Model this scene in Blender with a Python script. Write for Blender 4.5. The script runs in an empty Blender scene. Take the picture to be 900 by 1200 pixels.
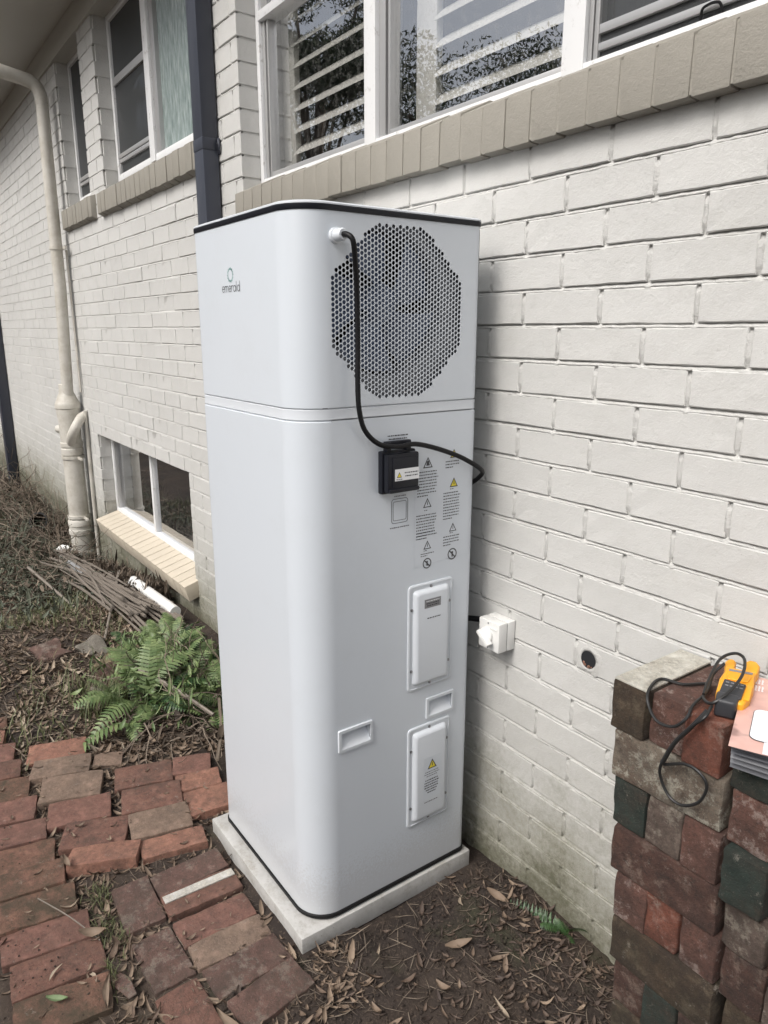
import bpy, bmesh, math, random
import numpy as np
from mathutils import Vector, Matrix, noise
from mathutils.geometry import delaunay_2d_cdt
random.seed(7); rng = np.random.default_rng(7)
S = bpy.context.scene
COL = S.collection
R = math.radians

# ------------------------------------------------------------------ camera, sky, sun, exposure
CAM = (1.35723882, -1.40619121, -0.0968788)
CR = Vector((0.581211, 0.813753, 0.0005)); CU = Vector((-0.19788, 0.140737, 0.97007)); CF = Vector((-0.789327, 0.563915, -0.242823))
cd = bpy.data.cameras.new('camera'); cam = bpy.data.objects.new('camera', cd); COL.objects.link(cam)
cam.matrix_world = Matrix(((CR.x, CU.x, -CF.x, CAM[0]), (CR.y, CU.y, -CF.y, CAM[1]), (CR.z, CU.z, -CF.z, CAM[2]), (0, 0, 0, 1)))
cd.sensor_fit = 'VERTICAL'; cd.sensor_height = 36; cd.lens = 25.4936; cd.clip_start = 0.02; cd.clip_end = 1000
S.camera = cam
SUN_EL, SUN_AZ = 48, 172            # high, behind the camera, through cloud
W = bpy.data.worlds.new('World'); S.world = W; W.use_nodes = True
wn = W.node_tree; bg = wn.nodes['Background']
sky = wn.nodes.new('ShaderNodeTexSky'); sky.sky_type = 'NISHITA'; sky.sun_disc = False
sky.sun_elevation = R(SUN_EL); sky.sun_rotation = R(SUN_AZ); sky.air_density = 1; sky.dust_density = 6; sky.ozone_density = 1
hs = wn.nodes.new('ShaderNodeHueSaturation'); hs.inputs['Saturation'].default_value = 0.42
wn.links.new(sky.outputs[0], hs.inputs['Color']); wn.links.new(hs.outputs[0], bg.inputs[0]); bg.inputs[1].default_value = 0.15
sl = bpy.data.lights.new('sun', 'SUN'); sl.energy = 1.25; sl.angle = R(22); sl.color = (1, .97, .93)
so = bpy.data.objects.new('sun', sl); COL.objects.link(so)
az = R(SUN_AZ); el = R(SUN_EL)
sd = Vector((math.sin(az) * math.cos(el), math.cos(az) * math.cos(el), math.sin(el)))
so.rotation_euler = sd.to_track_quat('Z', 'Y').to_euler()
S.view_settings.view_transform = 'Standard'; S.view_settings.look = 'None'; S.view_settings.gamma = 1
S.view_settings.exposure = 0.37
S.render.engine = 'CYCLES'; S.cycles.max_bounces = 8; S.cycles.transparent_max_bounces = 12
S.cycles.use_denoising = True

# ------------------------------------------------------------------ helpers
def link(o, parent=None):
    COL.objects.link(o)
    if parent is not None: o.parent = parent
    return o
def tag(o, label=None, cat=None, group=None, kind=None):
    if label: o['label'] = label
    if cat: o['category'] = cat
    if group: o['group'] = group
    if kind: o['kind'] = kind
    return o
def empty(name, loc=(0, 0, 0), rz=0, parent=None):
    o = bpy.data.objects.new(name, None); o.location = loc; o.rotation_euler = (0, 0, rz); o.empty_display_size = .05
    return link(o, parent)
def pyobj(name, v, f, mat=None, parent=None, smooth=False):
    me = bpy.data.meshes.new(name); me.from_pydata([tuple(a) for a in v], [], f); me.update()
    if mat: me.materials.append(mat)
    if smooth: me.shade_smooth()
    return link(bpy.data.objects.new(name, me), parent)
class MB:
    def __init__(s): s.v = []; s.f = []
    def add(s, v, f):
        n = len(s.v); s.v += [tuple(a) for a in v]; s.f += [tuple(i + n for i in q) for q in f]; return s
    def box(s, a, b, M=None):
        (x0, y0, z0), (x1, y1, z1) = a, b
        v = [(x, y, z) for x in (x0, x1) for y in (y0, y1) for z in (z0, z1)]
        if M is not None: v = [tuple(M @ Vector(q)) for q in v]
        return s.add(v, [(0, 1, 3, 2), (4, 6, 7, 5), (0, 4, 5, 1), (2, 3, 7, 6), (0, 2, 6, 4), (1, 5, 7, 3)])
    def prism(s, prof, a, b, axis=0, M=None):
        # prof: list of 2-D points, extruded along axis from a to b (axis 0: prof=(y,z), 1: (x,z), 2: (x,y))
        n = len(prof); v = []
        for t in (a, b):
            for p, q in prof:
                v.append((t, p, q) if axis == 0 else (p, t, q) if axis == 1 else (p, q, t))
        if M is not None: v = [tuple(M @ Vector(q)) for q in v]
        f = [tuple(range(n))[::-1], tuple(range(n, 2 * n))] + [(i, (i + 1) % n, n + (i + 1) % n, n + i) for i in range(n)]
        return s.add(v, f)
    def tube(s, pts, r, seg=8, cap=True):
        pts = [Vector(p) for p in pts]; rr = r if isinstance(r, (list, tuple)) else [r] * len(pts)
        v = []; up = Vector((0, 0, 1)); prev = None
        for i, p in enumerate(pts):
            d = (pts[min(i + 1, len(pts) - 1)] - pts[max(i - 1, 0)]).normalized()
            if prev is None:
                n = d.orthogonal().normalized()
            else:
                n = (prev - d * prev.dot(d)); n = n.normalized() if n.length > 1e-6 else d.orthogonal().normalized()
            prev = n; b = d.cross(n)
            for k in range(seg):
                t = 2 * math.pi * k / seg; v.append(p + (n * math.cos(t) + b * math.sin(t)) * rr[i])
        f = []
        for i in range(len(pts) - 1):
            for k in range(seg):
                a = i * seg + k; c = i * seg + (k + 1) % seg; f.append((a, c, c + seg, a + seg))
        if cap: f += [tuple(range(seg))[::-1], tuple(range((len(pts) - 1) * seg, len(pts) * seg))]
        return s.add(v, f)
    def lathe(s, prof, c=(0, 0, 0), seg=24, M=None):
        # prof (r, z)
        v = []
        for r_, z in prof:
            for k in range(seg):
                t = 2 * math.pi * k / seg; v.append(Vector((r_ * math.cos(t), r_ * math.sin(t), z)))
        if M is not None: v = [M @ q for q in v]
        v = [q + Vector(c) for q in v]
        f = []
        for i in range(len(prof) - 1):
            for k in range(seg):
                a = i * seg + k; b = i * seg + (k + 1) % seg; f.append((a, b, b + seg, a + seg))
        f += [tuple(range(seg))[::-1], tuple(range((len(prof) - 1) * seg, len(prof) * seg))]
        return s.add(v, f)
    def build(s, name, mat=None, parent=None, bevel=0, smooth=False, seg=2):
        me = bpy.data.meshes.new(name); me.from_pydata(s.v, [], s.f); me.update()
        if bevel or smooth == 'fix':
            bm = bmesh.new(); bm.from_mesh(me); bmesh.ops.recalc_face_normals(bm, faces=bm.faces)
            if bevel:
                es = [e for e in bm.edges if len(e.link_faces) == 2 and e.calc_face_angle(0) > .5]
                bmesh.ops.bevel(bm, geom=es, offset=bevel, segments=seg, affect='EDGES', profile=.6)
            bm.to_mesh(me); bm.free()
        if mat: me.materials.append(mat)
        if bevel or smooth:
            me.shade_smooth(); me.set_sharp_from_angle(angle=R(42))
        return link(bpy.data.objects.new(name, me), parent)
def spline(pts, n=8):
    P = [Vector(p) for p in pts]; P = [P[0] * 2 - P[1]] + P + [P[-1] * 2 - P[-2]]; out = []
    for i in range(1, len(P) - 2):
        for k in range(n):
            t = k / n; a, b, c, d = P[i - 1:i + 3]
            out.append(.5 * ((2 * b) + (c - a) * t + (2 * a - 5 * b + 4 * c - d) * t * t + (3 * b - a - 3 * c + d) * t ** 3))
    return out + [P[-2]]
def copy_of(o, parent=None, **kw):
    c = o.copy(); COL.objects.link(c)
    if parent is not None: c.parent = parent
    for k, v in kw.items(): setattr(c, k, v)
    return c

# ------------------------------------------------------------------ materials
class NT:
    def __init__(s, name):
        s.m = bpy.data.materials.new(name); s.m.use_nodes = True; s.t = s.m.node_tree; s.b = s.t.nodes['Principled BSDF']
        s.out = s.t.nodes['Material Output']
    def n(s, t, **kw):
        q = s.t.nodes.new(t)
        for k, v in kw.items():
            if k.startswith('i_'):
                key = k[2:]; key = int(key) if key.isdigit() else key.replace('_', ' ')
                q.inputs[key].default_value = v
            else: setattr(q, k, v)
        return q
    def l(s, a, b): s.t.links.new(a, b)
    def pos(s, obj=False):
        if obj: return s.n('ShaderNodeTexCoord').outputs['Object']
        return s.n('ShaderNodeNewGeometry').outputs['Position']
    def noise(s, scale, detail=4, rough=.6, vec=None, dist=0):
        q = s.n('ShaderNodeTexNoise'); q.inputs['Scale'].default_value = scale; q.inputs['Detail'].default_value = detail
        q.inputs['Roughness'].default_value = rough; q.inputs['Distortion'].default_value = dist
        s.l(vec if vec is not None else s.pos(), q.inputs['Vector']); return q.outputs['Fac']
    def ramp(s, fac, a, b, ca=(0, 0, 0, 1), cb=(1, 1, 1, 1)):
        q = s.n('ShaderNodeValToRGB'); s.l(fac, q.inputs[0]); e = q.color_ramp.elements
        e[0].position = a; e[1].position = b; e[0].color = ca; e[1].color = cb; return q.outputs[0]
    def mix(s, fac, a, b, mode='MIX'):
        q = s.n('ShaderNodeMix', data_type='RGBA', blend_type=mode)
        for x, k in ((fac, 0), (a, 6), (b, 7)):
            if hasattr(x, 'links'): s.l(x, q.inputs[k])
            elif k == 0: q.inputs[0].default_value = x
            else: q.inputs[k].default_value = (*x, 1) if len(x) == 3 else x
        return q.outputs[2]
    def math(s, op, a, b=0):
        q = s.n('ShaderNodeMath', operation=op)
        for i, x in enumerate((a, b)):
            if hasattr(x, 'links'): s.l(x, q.inputs[i])
            else: q.inputs[i].default_value = x
        return q.outputs[0]
    def bump(s, h, strength=.3, dist=.002, nrm=None):
        q = s.n('ShaderNodeBump'); q.inputs['Strength'].default_value = strength; q.inputs['Distance'].default_value = dist
        s.l(h, q.inputs['Height'])
        if nrm is not None: s.l(nrm, q.inputs['Normal'])
        return q.outputs[0]
    def fin(s, col=None, rough=.8, nrm=None, **kw):
        if col is not None:
            if hasattr(col, 'links'): s.l(col, s.b.inputs['Base Color'])
            else: s.b.inputs['Base Color'].default_value = (*col, 1)
        if hasattr(rough, 'links'): s.l(rough, s.b.inputs['Roughness'])
        else: s.b.inputs['Roughness'].default_value = rough
        if nrm is not None: s.l(nrm, s.b.inputs['Normal'])
        for k, v in kw.items(): s.b.inputs[k.replace('_', ' ')].default_value = v
        return s.m
def plain(name, col, rough=.5, **kw):
    t = NT(name); return t.fin(col, rough, **kw)
def random_val(t):
    return t.n('ShaderNodeObjectInfo').outputs['Random']

def painted_brick(name, col, moss_shade=True, rough=.62, bump=.45):
    t = NT(name); P = t.pos()
    big = t.noise(1.3, 3, .6); fine = t.noise(55, 5, .7)
    c = t.mix(t.ramp(big, .35, .7), col, [x * .93 for x in col])
    rv = random_val(t); c = t.mix(t.math('MULTIPLY', rv, .35), c, [x * .86 for x in col])
    c = t.mix(t.math('MULTIPLY', t.ramp(t.noise(16, 6, .75), .55, .8), .14), c, [x * .66 for x in (col[0], col[1] * .97, col[2] * .9)])
    spk = t.ramp(t.noise(240, 2, .5), .70, .76)
    c = t.mix(t.math('MULTIPLY', spk, .35), c, (.2, .19, .16))
    nrm1 = t.bump(t.noise(30, 6, .78), bump, .005); nrm = t.bump(t.noise(170, 5, .8), bump * 1.3, .0022, nrm1)
    if moss_shade:  # real moss at the base, strengthened to paint shade onto the lower wall
        sx = t.n('ShaderNodeSeparateXYZ'); t.l(P, sx.inputs[0])
        h = t.n('ShaderNodeMapRange'); h.inputs['From Min'].default_value = -1.72; h.inputs['From Max'].default_value = -.95
        h.inputs['To Min'].default_value = 1; h.inputs['To Max'].default_value = 0; t.l(sx.outputs[2], h.inputs['Value'])
        n2 = t.noise(3.0, 6, .7); n3 = t.noise(45, 5, .8)
        m = t.math('ADD', t.math('ADD', h.outputs[0], t.math('MULTIPLY', n2, .9)), t.math('MULTIPLY', n3, .7))
        m = t.math('MULTIPLY', m, .5)
        c = t.mix(t.math('MULTIPLY', t.ramp(m, .40, .96), .55), c, (.26, .25, .20))
        c = t.mix(t.math('MULTIPLY', t.ramp(m, .62, .92), .75), c, (.13, .125, .065))
        c = t.mix(t.math('MULTIPLY', t.ramp(m, .82, .99), .7), c, (.04, .042, .025))
    return t.fin(c, rough, nrm)
M = {}
M['wall'] = painted_brick('painted_brick', (.575, .574, .556))
M['mortar'] = painted_brick('painted_mortar', (.572, .57, .55), bump=.8)
M['taupe'] = painted_brick('taupe_paint', (.30, .283, .245), moss_shade=False, bump=.6)
M['cream'] = painted_brick('cream_sill', (.56, .50, .405), moss_shade=False, bump=.3)
t = NT('casing_white'); n_ = t.noise(2.0, 2, .5)
sx = t.n('ShaderNodeSeparateXYZ'); t.l(t.pos(), sx.inputs[0]); mr = t.n('ShaderNodeMapRange'); mr.inputs['From Min'].default_value = -1.65; mr.inputs['From Max'].default_value = -1.25; mr.inputs['To Min'].default_value = .5; mr.inputs['To Max'].default_value = 0; t.l(sx.outputs[2], mr.inputs['Value'])
spl = t.ramp(t.math('ADD', mr.outputs[0], t.math('MULTIPLY', t.noise(150, 4, .8), .6)), .60, .72)
cas = t.mix(t.math('MULTIPLY', spl, .22), t.mix(n_, (.60, .645, .695), (.615, .655, .70)), (.30, .25, .20))
cas = t.mix(t.math('MULTIPLY', t.ramp(t.noise(5, 7, .8), .52, .8), .10), cas, (.40, .40, .38))
M['casing'] = t.fin(cas, .30, t.bump(t.noise(2.6, 2, .5), .25, .004), Coat_Weight=.25, Coat_Roughness=.12)
M['casing2'] = plain('casing_plastic', (.63, .665, .705), .38)
M['black'] = plain('black_rubber', (.007, .007, .008), .5, Specular_IOR_Level=.25)
M['blackpl'] = plain('black_plastic', (.010, .011, .016), .38, Specular_IOR_Level=.3)
M['dark'] = plain('dark_cavity', (.012, .013, .016), .8)
M['steel'] = plain('screw_steel', (.35, .35, .36), .35, Metallic=1)
M['alu'] = plain('aluminium', (.50, .50, .50), .42, Metallic=.6)
M['shroud'] = plain('fan_shroud', (.14, .15, .17), .4)
M['blade'] = plain('fan_blade', (.085, .115, .19), .25)
M['white_frame'] = None
t = NT('window_paint'); c = t.mix(t.math('MULTIPLY', t.ramp(t.noise(28, 6, .8), .58, .68), .6), (.74, .75, .76), (.3, .28, .25))
M['white_frame'] = t.fin(c, .45, t.bump(t.noise(60, 5, .7), .25, .001))
M['shutter'] = plain('shutter_cream', (.60, .595, .56), .45)
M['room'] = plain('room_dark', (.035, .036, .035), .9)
M['charcoal'] = None
t = NT('charcoal_metal'); M['charcoal'] = t.fin(t.mix(t.noise(6, 5, .7), (.030, .034, .048), (.045, .050, .066)), .38)
t = NT('pipe_paint'); M['pipe'] = t.fin(t.mix(t.ramp(t.noise(9, 6, .75), .45, .75), (.56, .54, .49), (.40, .37, .31)), .5, t.bump(t.noise(40, 4, .7), .2, .001))
t = NT('soffit_paint'); M['soffit'] = t.fin(t.mix(t.noise(2, 5, .6), (.52, .51, .47), (.46, .45, .41)), .6)
M['pvc'] = plain('white_pvc', (.75, .75, .73), .35)
t = NT('concrete'); c = t.mix(t.ramp(t.noise(9, 8, .75), .4, .7), (.47, .465, .45), (.36, .355, .34))
c = t.mix(t.math('MULTIPLY', t.ramp(t.noise(160, 3, .6), .66, .72), .7), c, (.2, .19, .18))
c = t.mix(t.math('MULTIPLY', t.ramp(t.noise(14, 6, .8), .5, .66), .5), c, (.22, .20, .16))
M['slab'] = t.fin(c, .85, t.bump(t.noise(90, 5, .7), .35, .0015))
def glass(name, tint=(1, 1, 1), dirt=.10, ripple=0, base=0.0):
    t = NT(name)
    g = t.n('ShaderNodeBsdfGlossy'); g.inputs['Roughness'].default_value = .0; g.inputs['Color'].default_value = (.95, .97, 1, 1)
    tr = t.n('ShaderNodeBsdfTransparent'); tr.inputs[0].default_value = (*tint, 1)
    lw = t.n('ShaderNodeLayerWeight'); lw.inputs['Blend'].default_value = .5     # thin pane: same from both sides
    fr = t.math('ADD', t.math('MULTIPLY', t.math('POWER', lw.outputs['Facing'], 4), .66), .33)
    mx = t.n('ShaderNodeMixShader'); t.l(fr, mx.inputs[0]); t.l(tr.outputs[0], mx.inputs[1]); t.l(g.outputs[0], mx.inputs[2])
    df = t.n('ShaderNodeBsdfDiffuse'); df.inputs[0].default_value = (.5, .5, .48, 1)
    m2 = t.n('ShaderNodeMixShader')
    d = t.math('ADD', t.math('MULTIPLY', t.ramp(t.noise(34, 8, .85), .5, .78), dirt * 2.5), base)
    t.l(d, m2.inputs[0]); t.l(mx.outputs[0], m2.inputs[1]); t.l(df.outputs[0], m2.inputs[2]); t.l(m2.outputs[0], t.out.inputs[0])
    if ripple:
        mp = t.n('ShaderNodeMapping'); t.l(t.pos(), mp.inputs[0]); mp.inputs['Scale'].default_value = (60, 60, 12)
        nb = t.bump(t.noise(1, 3, .6, mp.outputs[0]), ripple, .01)
        t.l(nb, g.inputs['Normal']); rc = t.ramp(t.noise(1, 4, .6, mp.outputs[0]), .35, .7, (.22, .29, .28, 1), (.50, .58, .56, 1)); t.l(rc, df.inputs[0])
    return t.m
M['glass'] = glass('window_glass', dirt=.12)
M['glass_dark'] = glass('window_glass_low', dirt=.03)
M['frosted'] = glass('frosted_glass', ripple=.9, base=.62, dirt=.05)
t = NT('fly_screen'); M['screen'] = t.fin((.045, .048, .05), .5, Alpha=.72)
def brickmat(name, a, b, grime=(.05, .045, .035), gk=.5, lichen=None, lk=.5, gt=(.45, .75), sc=1):
    t = NT(name); v = t.n('ShaderNodeVectorMath', operation='ADD'); t.l(t.pos(), v.inputs[0])
    rv = random_val(t); cb = t.n('ShaderNodeCombineXYZ'); t.l(rv, cb.inputs[0]); t.l(rv, cb.inputs[1])
    sm = t.n('ShaderNodeVectorMath', operation='SCALE'); t.l(cb.outputs[0], sm.inputs[0]); sm.inputs['Scale'].default_value = 9; t.l(sm.outputs[0], v.inputs[1])
    V = v.outputs[0]
    c = t.mix(t.ramp(t.noise(14 * sc, 6, .7, V), .35, .65), a, b)
    c = t.mix(t.math('MULTIPLY', t.ramp(t.noise(120, 5, .8, V), .42, .62), .62), c, [x * .38 for x in a])
    c = t.mix(t.math('MULTIPLY', t.ramp(t.noise(30, 6, .8, V), .5, .66), .45), c, [min(1, x * 1.7 + .02) for x in a])
    c = t.mix(t.math('MULTIPLY', t.ramp(t.noise(330, 2, .5, V), .66, .71), .55), c, [min(1, x * 2.2 + .05) for x in b])
    if lichen: c = t.mix(t.math('MULTIPLY', t.ramp(t.noise(15, 9, .82, V), .52, .585), lk), c, lichen)
    c = t.mix(t.math('MULTIPLY', t.ramp(t.noise(8, 7, .75, V), *gt), gk), c, grime)
    c = t.mix(t.math('MULTIPLY', t.ramp(t.noise(75, 6, .85, V), .53, .62), gk * .8), c, grime)
    c = t.mix(t.math('MULTIPLY', t.ramp(t.noise(26, 8, .85, V), .60, .64), .45), c, (.30, .27, .23))
    n1 = t.bump(t.noise(34, 9, .8, V), 1.0, .009); n2 = t.bump(t.noise(300, 4, .7, V), .6, .0018, n1)
    return t.fin(c, .9, n2)
M['p_orange'] = brickmat('paver_orange', (.36, .18, .125), (.26, .125, .09), gk=.6)
M['p_red'] = brickmat('paver_red', (.25, .125, .095), (.18, .09, .07), gk=.6)
M['p_tan'] = brickmat('paver_tan', (.28, .195, .145), (.20, .14, .105), gk=.5)
M['p_brown'] = brickmat('paver_brown', (.22, .11, .08), (.14, .072, .056), gk=.7)
M['p_dark'] = brickmat('paver_dark', (.17, .095, .075), (.10, .058, .048), gk=.8, lichen=(.25, .23, .19), lk=.45)
M['p_moss'] = brickmat('paver_mossy', (.26, .13, .09), (.17, .09, .065), grime=(.055, .048, .03), gk=.85, gt=(.40, .62))
M['s_brown'] = brickmat('stack_brown', (.105, .05, .036), (.055, .03, .024), gk=.8, grime=(.02, .017, .014), lichen=(.24, .20, .16), lk=.35)
M['s_red'] = brickmat('stack_red', (.22, .075, .045), (.13, .05, .034), lichen=(.27, .2, .17), lk=.35, gk=.6, grime=(.03, .022, .018))
M['s_pink'] = brickmat('stack_pink', (.16, .075, .055), (.08, .045, .036), gk=.7, lichen=(.32, .26, .23), lk=.7, grime=(.03, .02, .017))
M['s_green'] = brickmat('stack_green', (.016, .034, .027), (.05, .038, .028), gk=.6, grime=(.018, .02, .016))
M['s_grey'] = brickmat('stack_grey', (.14, .105, .085), (.075, .05, .04), lichen=(.30, .27, .22), lk=.6, gk=.6, grime=(.03, .025, .02))
M['s_olive'] = brickmat('stack_olive', (.075, .05, .030), (.04, .028, .02), gk=.7, lichen=(.13, .11, .07), lk=.4, grime=(.02, .018, .012))
M['s_white'] = brickmat('stack_whitewash', (.62, .60, .53), (.50, .47, .40), gk=.4, gt=(.56, .66), grime=(.09, .065, .05))
M['strip'] = brickmat('paint_strip', (.66, .64, .58), (.55, .52, .46), gk=.3, gt=(.6, .7), grime=(.12, .09, .06))
t = NT('soil'); c = t.mix(t.ramp(t.noise(2.2, 6, .7), .4, .62), (.032, .023, .019), (.072, .052, .039))
c = t.mix(t.math('MULTIPLY', t.ramp(t.noise(120, 4, .75), .55, .7), .6), c, (.20, .15, .11))
c = t.mix(t.math('MULTIPLY', t.ramp(t.noise(3.5, 5, .7), .55, .7), .35), c, (.06, .075, .03))
M['soil'] = t.fin(c, .95, t.bump(t.noise(60, 8, .8), .9, .012))
def leafmat(name, a, b, rough=.6, sub=0):
    t = NT(name); g = t.n('ShaderNodeNewGeometry'); c = t.mix(g.outputs['Random Per Island'], a, b)
    c = t.mix(t.math('MULTIPLY', t.noise(120, 3, .6), .4), c, [x * .5 for x in a]); m = t.fin(c, rough)
    return m
M['dark_leaf'] = leafmat('dark_brown_leaf', (.045, .03, .024), (.13, .09, .065), .7)  # darker leaf colour for the litter right of the tank
M['dry'] = leafmat('dry_leaf', (.10, .065, .045), (.30, .225, .16), .7)
M['dry2'] = leafmat('pale_dry_leaf', (.26, .19, .13), (.42, .36, .28), .7)
M['twig'] = leafmat('twig', (.09, .068, .052), (.32, .26, .20), .8)
M['cane'] = leafmat('cane', (.15, .125, .10), (.33, .29, .25), .7)
M['fern'] = leafmat('fern_leaf', (.085, .14, .045), (.21, .27, .11), .5)
M['fern_dk'] = leafmat('fern_dark', (.02, .055, .015), (.05, .11, .03), .5)
M['grass'] = leafmat('grass_blade', (.09, .11, .045), (.17, .18, .08), .6)
M['deadweed'] = leafmat('dead_weed', (.055, .042, .032), (.20, .155, .115), .8)
M['greyweed'] = leafmat('grey_green_weed', (.07, .085, .06), (.15, .16, .11), .7)
M['tree_leaf'] = leafmat('gum_leaf', (.045, .065, .03), (.12, .15, .08), .55)
M['bark'] = leafmat('bark', (.14, .11, .085), (.2, .16, .12), .9)
M['fence'] = leafmat('shade_fence_timber', (.085, .07, .055), (.12, .10, .08), .85)
M['yellow'] = plain('meter_yellow', (.80, .36, .018), .42)
M['meter_dk'] = plain('meter_grey', (.035, .037, .042), .5)
M['lead'] = plain('lead_rubber', (.015, .015, .015), .45)
M['ink'] = plain('print_ink', (.06, .06, .065), .6)
M['ink_soft'] = plain('print_ink_soft', (.13, .13, .14), .6)
M['teal'] = plain('logo_teal', (.12, .30, .27), .5)
M['warn_y'] = plain('warning_yellow', (.75, .62, .04), .5)
M['paper'] = plain('label_paper', (.78, .79, .80), .5)
M['tape'] = plain('label_film', (.615, .655, .70), .3)
M['plate'] = plain('label_grey', (.22, .22, .23), .5)

# ------------------------------------------------------------------ ground
def sstep(x): x = np.clip(x, 0, 1); return x * x * (3 - 2 * x)
def ground_z(x, y):
    return -1.722 - .27 * float(sstep((-2.3 - x) / 2.2))
def vnoise(x, y, z=0): return noise.noise(Vector((x, y, z)))
def hz(x, y):
    z = ground_z(x, y)
    z += .012 * vnoise(x * 3, y * 3) + .006 * vnoise(x * 11, y * 11, 4) + .003 * vnoise(x * 40, y * 40, 9)
    if -1.75 < x < .22 and -1.36 < y < -.5: z += .020 + .010 * vnoise(x * 9, y * 9, 6)
    z += .012 * vnoise(x * 7, y * 7, 8) * math.exp(-((x + .42) / .40) ** 4 - ((y + 1.22) / .16) ** 4)
    # built-up litter in the corner between the pad and the wall
    z += .035 * math.exp(-((x - .12) ** 2 / .05 + (y + .12) ** 2 / .02))
    # debris mound along the wall to the left
    if x < -1.5:
        m = float(sstep((-1.9 - x) / .9)) * math.exp(-((y + .33) / .30) ** 2)
        z += m * (.09 + .05 * vnoise(x * 2.5, y * 4, 3) + .04 * float(sstep((-4.2 - x) / 1.5)))
    return z
xs = list(np.arange(-9.5, -3, .06)) + list(np.arange(-3, 1.7, .022)) + [1.8, 2.2, 3, 5, 9, 20, 60, 150]
xs = [-150, -60, -25, -15, -11] + xs
ys = [-150, -60, -25, -12, -7, -5, -4, -3.2, -2.6, -2.2] + list(np.arange(-2.0, .02, .022)) + [.06, .3]
gv = []; gf = []
for y in ys:
    for x in xs: gv.append((x, y, hz(x, y)))
nx = len(xs)
for j in range(len(ys) - 1):
    for i in range(nx - 1): gf.append((j * nx + i, j * nx + i + 1, (j + 1) * nx + i + 1, (j + 1) * nx + i))
g = pyobj('ground', gv, gf, M['soil'], smooth=True); tag(g, kind='structure')

# ------------------------------------------------------------------ house
house = empty('house', (0, 0, -1.72))
tag(house, 'white painted brick house wall with taupe window sills running away to the left', 'house')
HOFF = Vector((0, 0, 1.72))
def H(o):                         # geometry given in world units under the house empty
    o.location = HOFF; return o
C0, JN = .086, .0095              # course, joint
K0, K1 = -27, 20                  # course lines (bottom, top): z = k * C0
XL, XR = -13.0, 3.4
Z_TOP, Z_BOT = 1.705, -2.35
# openings: x0, x1, z0, z1
OPEN = [(-1.62, 3.2, .344 + .086, 9), (-3.58, -2.02, .688, 9), (-4.54, -3.92, .688, 9), (-4.30, -2.46, -1.54, -.860)]
def pieces(a, b, zc):
    """clip the brick [a,b] at height zc by the openings"""
    seg = [(a, b)]
    for x0, x1, z0, z1 in OPEN:
        if z0 < zc < z1:
            ns = []
            for p, q in seg:
                if q <= x0 or p >= x1: ns.append((p, q)); continue
                if p < x0: ns.append((p, x0))
                if q > x1: ns.append((x1, q))
            seg = ns
    return [(p, q) for p, q in seg if q - p > .02]
def inframe(x, y, z, m=0):
    d = Vector((x, y, z)) - Vector(CAM); w = d.dot(CF)
    if w < .05: return None
    px = 450 + 849.8 * d.dot(CR) / w; py = 600 - 849.8 * d.dot(CU) / w
    return (px, py, w) if -m < px < 900 + m and -m < py < 1200 + m else None
def brick_geo(w, h, depth, rnd, nx_=5, nz_=2, jit=.0014, bev=.0025):
    """front grid on y=0, sides back to depth; front outline chamfered and slightly ragged"""
    v = []; f = []
    for j in range(nz_ + 1):
        for i in range(nx_ + 1):
            ex = i in (0, nx_); ez = j in (0, nz_)
            x = -w / 2 + w * i / nx_; z = -h / 2 + h * j / nz_
            x += (-1 if i else 1) * bev * ex + rnd.uniform(-jit, jit); z += (-1 if j else 1) * bev * ez + rnd.uniform(-jit, jit) * .8
            v.append((x, rnd.uniform(-.0008, .0008), z))
    def id(i, j): return j * (nx_ + 1) + i
    for j in range(nz_):
        for i in range(nx_): f.append((id(i, j), id(i + 1, j), id(i + 1, j + 1), id(i, j + 1)))
    ring = [id(i, 0) for i in range(nx_)] + [id(nx_, j) for j in range(nz_)] + [id(i, nz_) for i in range(nx_, 0, -1)] + [id(0, j) for j in range(nz_, 0, -1)]
    def ringv(yy, k=0):
        n = len(v)
        for q in ring:
            x, _, z = v[q]; i = q % (nx_ + 1); j = q // (nx_ + 1)
            if i == 0: x = -w / 2 + rnd.uniform(-k, k)
            if i == nx_: x = w / 2 + rnd.uniform(-k, k)
            if j == 0: z = -h / 2 + rnd.uniform(-k, k)
            if j == nz_: z = h / 2 + rnd.uniform(-k, k)
            v.append((x, yy, z))
        return list(range(n, n + len(ring)))
    a = ring; b = ringv(.0025, .0006)
    L = len(ring)
    for i in range(L): f.append((a[(i + 1) % L], a[i], b[i], b[(i + 1) % L]))
    # plain box sides behind, four corner quads
    n = len(v)
    for yy in (.0025, depth):
        v += [(-w / 2, yy, -h / 2), (w / 2, yy, -h / 2), (w / 2, yy, h / 2), (-w / 2, yy, h / 2)]
    for i in range(4): f.append((n + (i + 1) % 4, n + i, n + 4 + i, n + 4 + (i + 1) % 4))
    return v, f
rb = random.Random(3)
BW, BH = .24 - JN, C0 - JN
full = []
for k in range(7):
    v, f = brick_geo(BW, BH, .03, rb); me = bpy.data.meshes.new('brick'); me.from_pydata(v, [], f); me.materials.append(M['wall']); full.append(me)
cand = []
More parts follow.
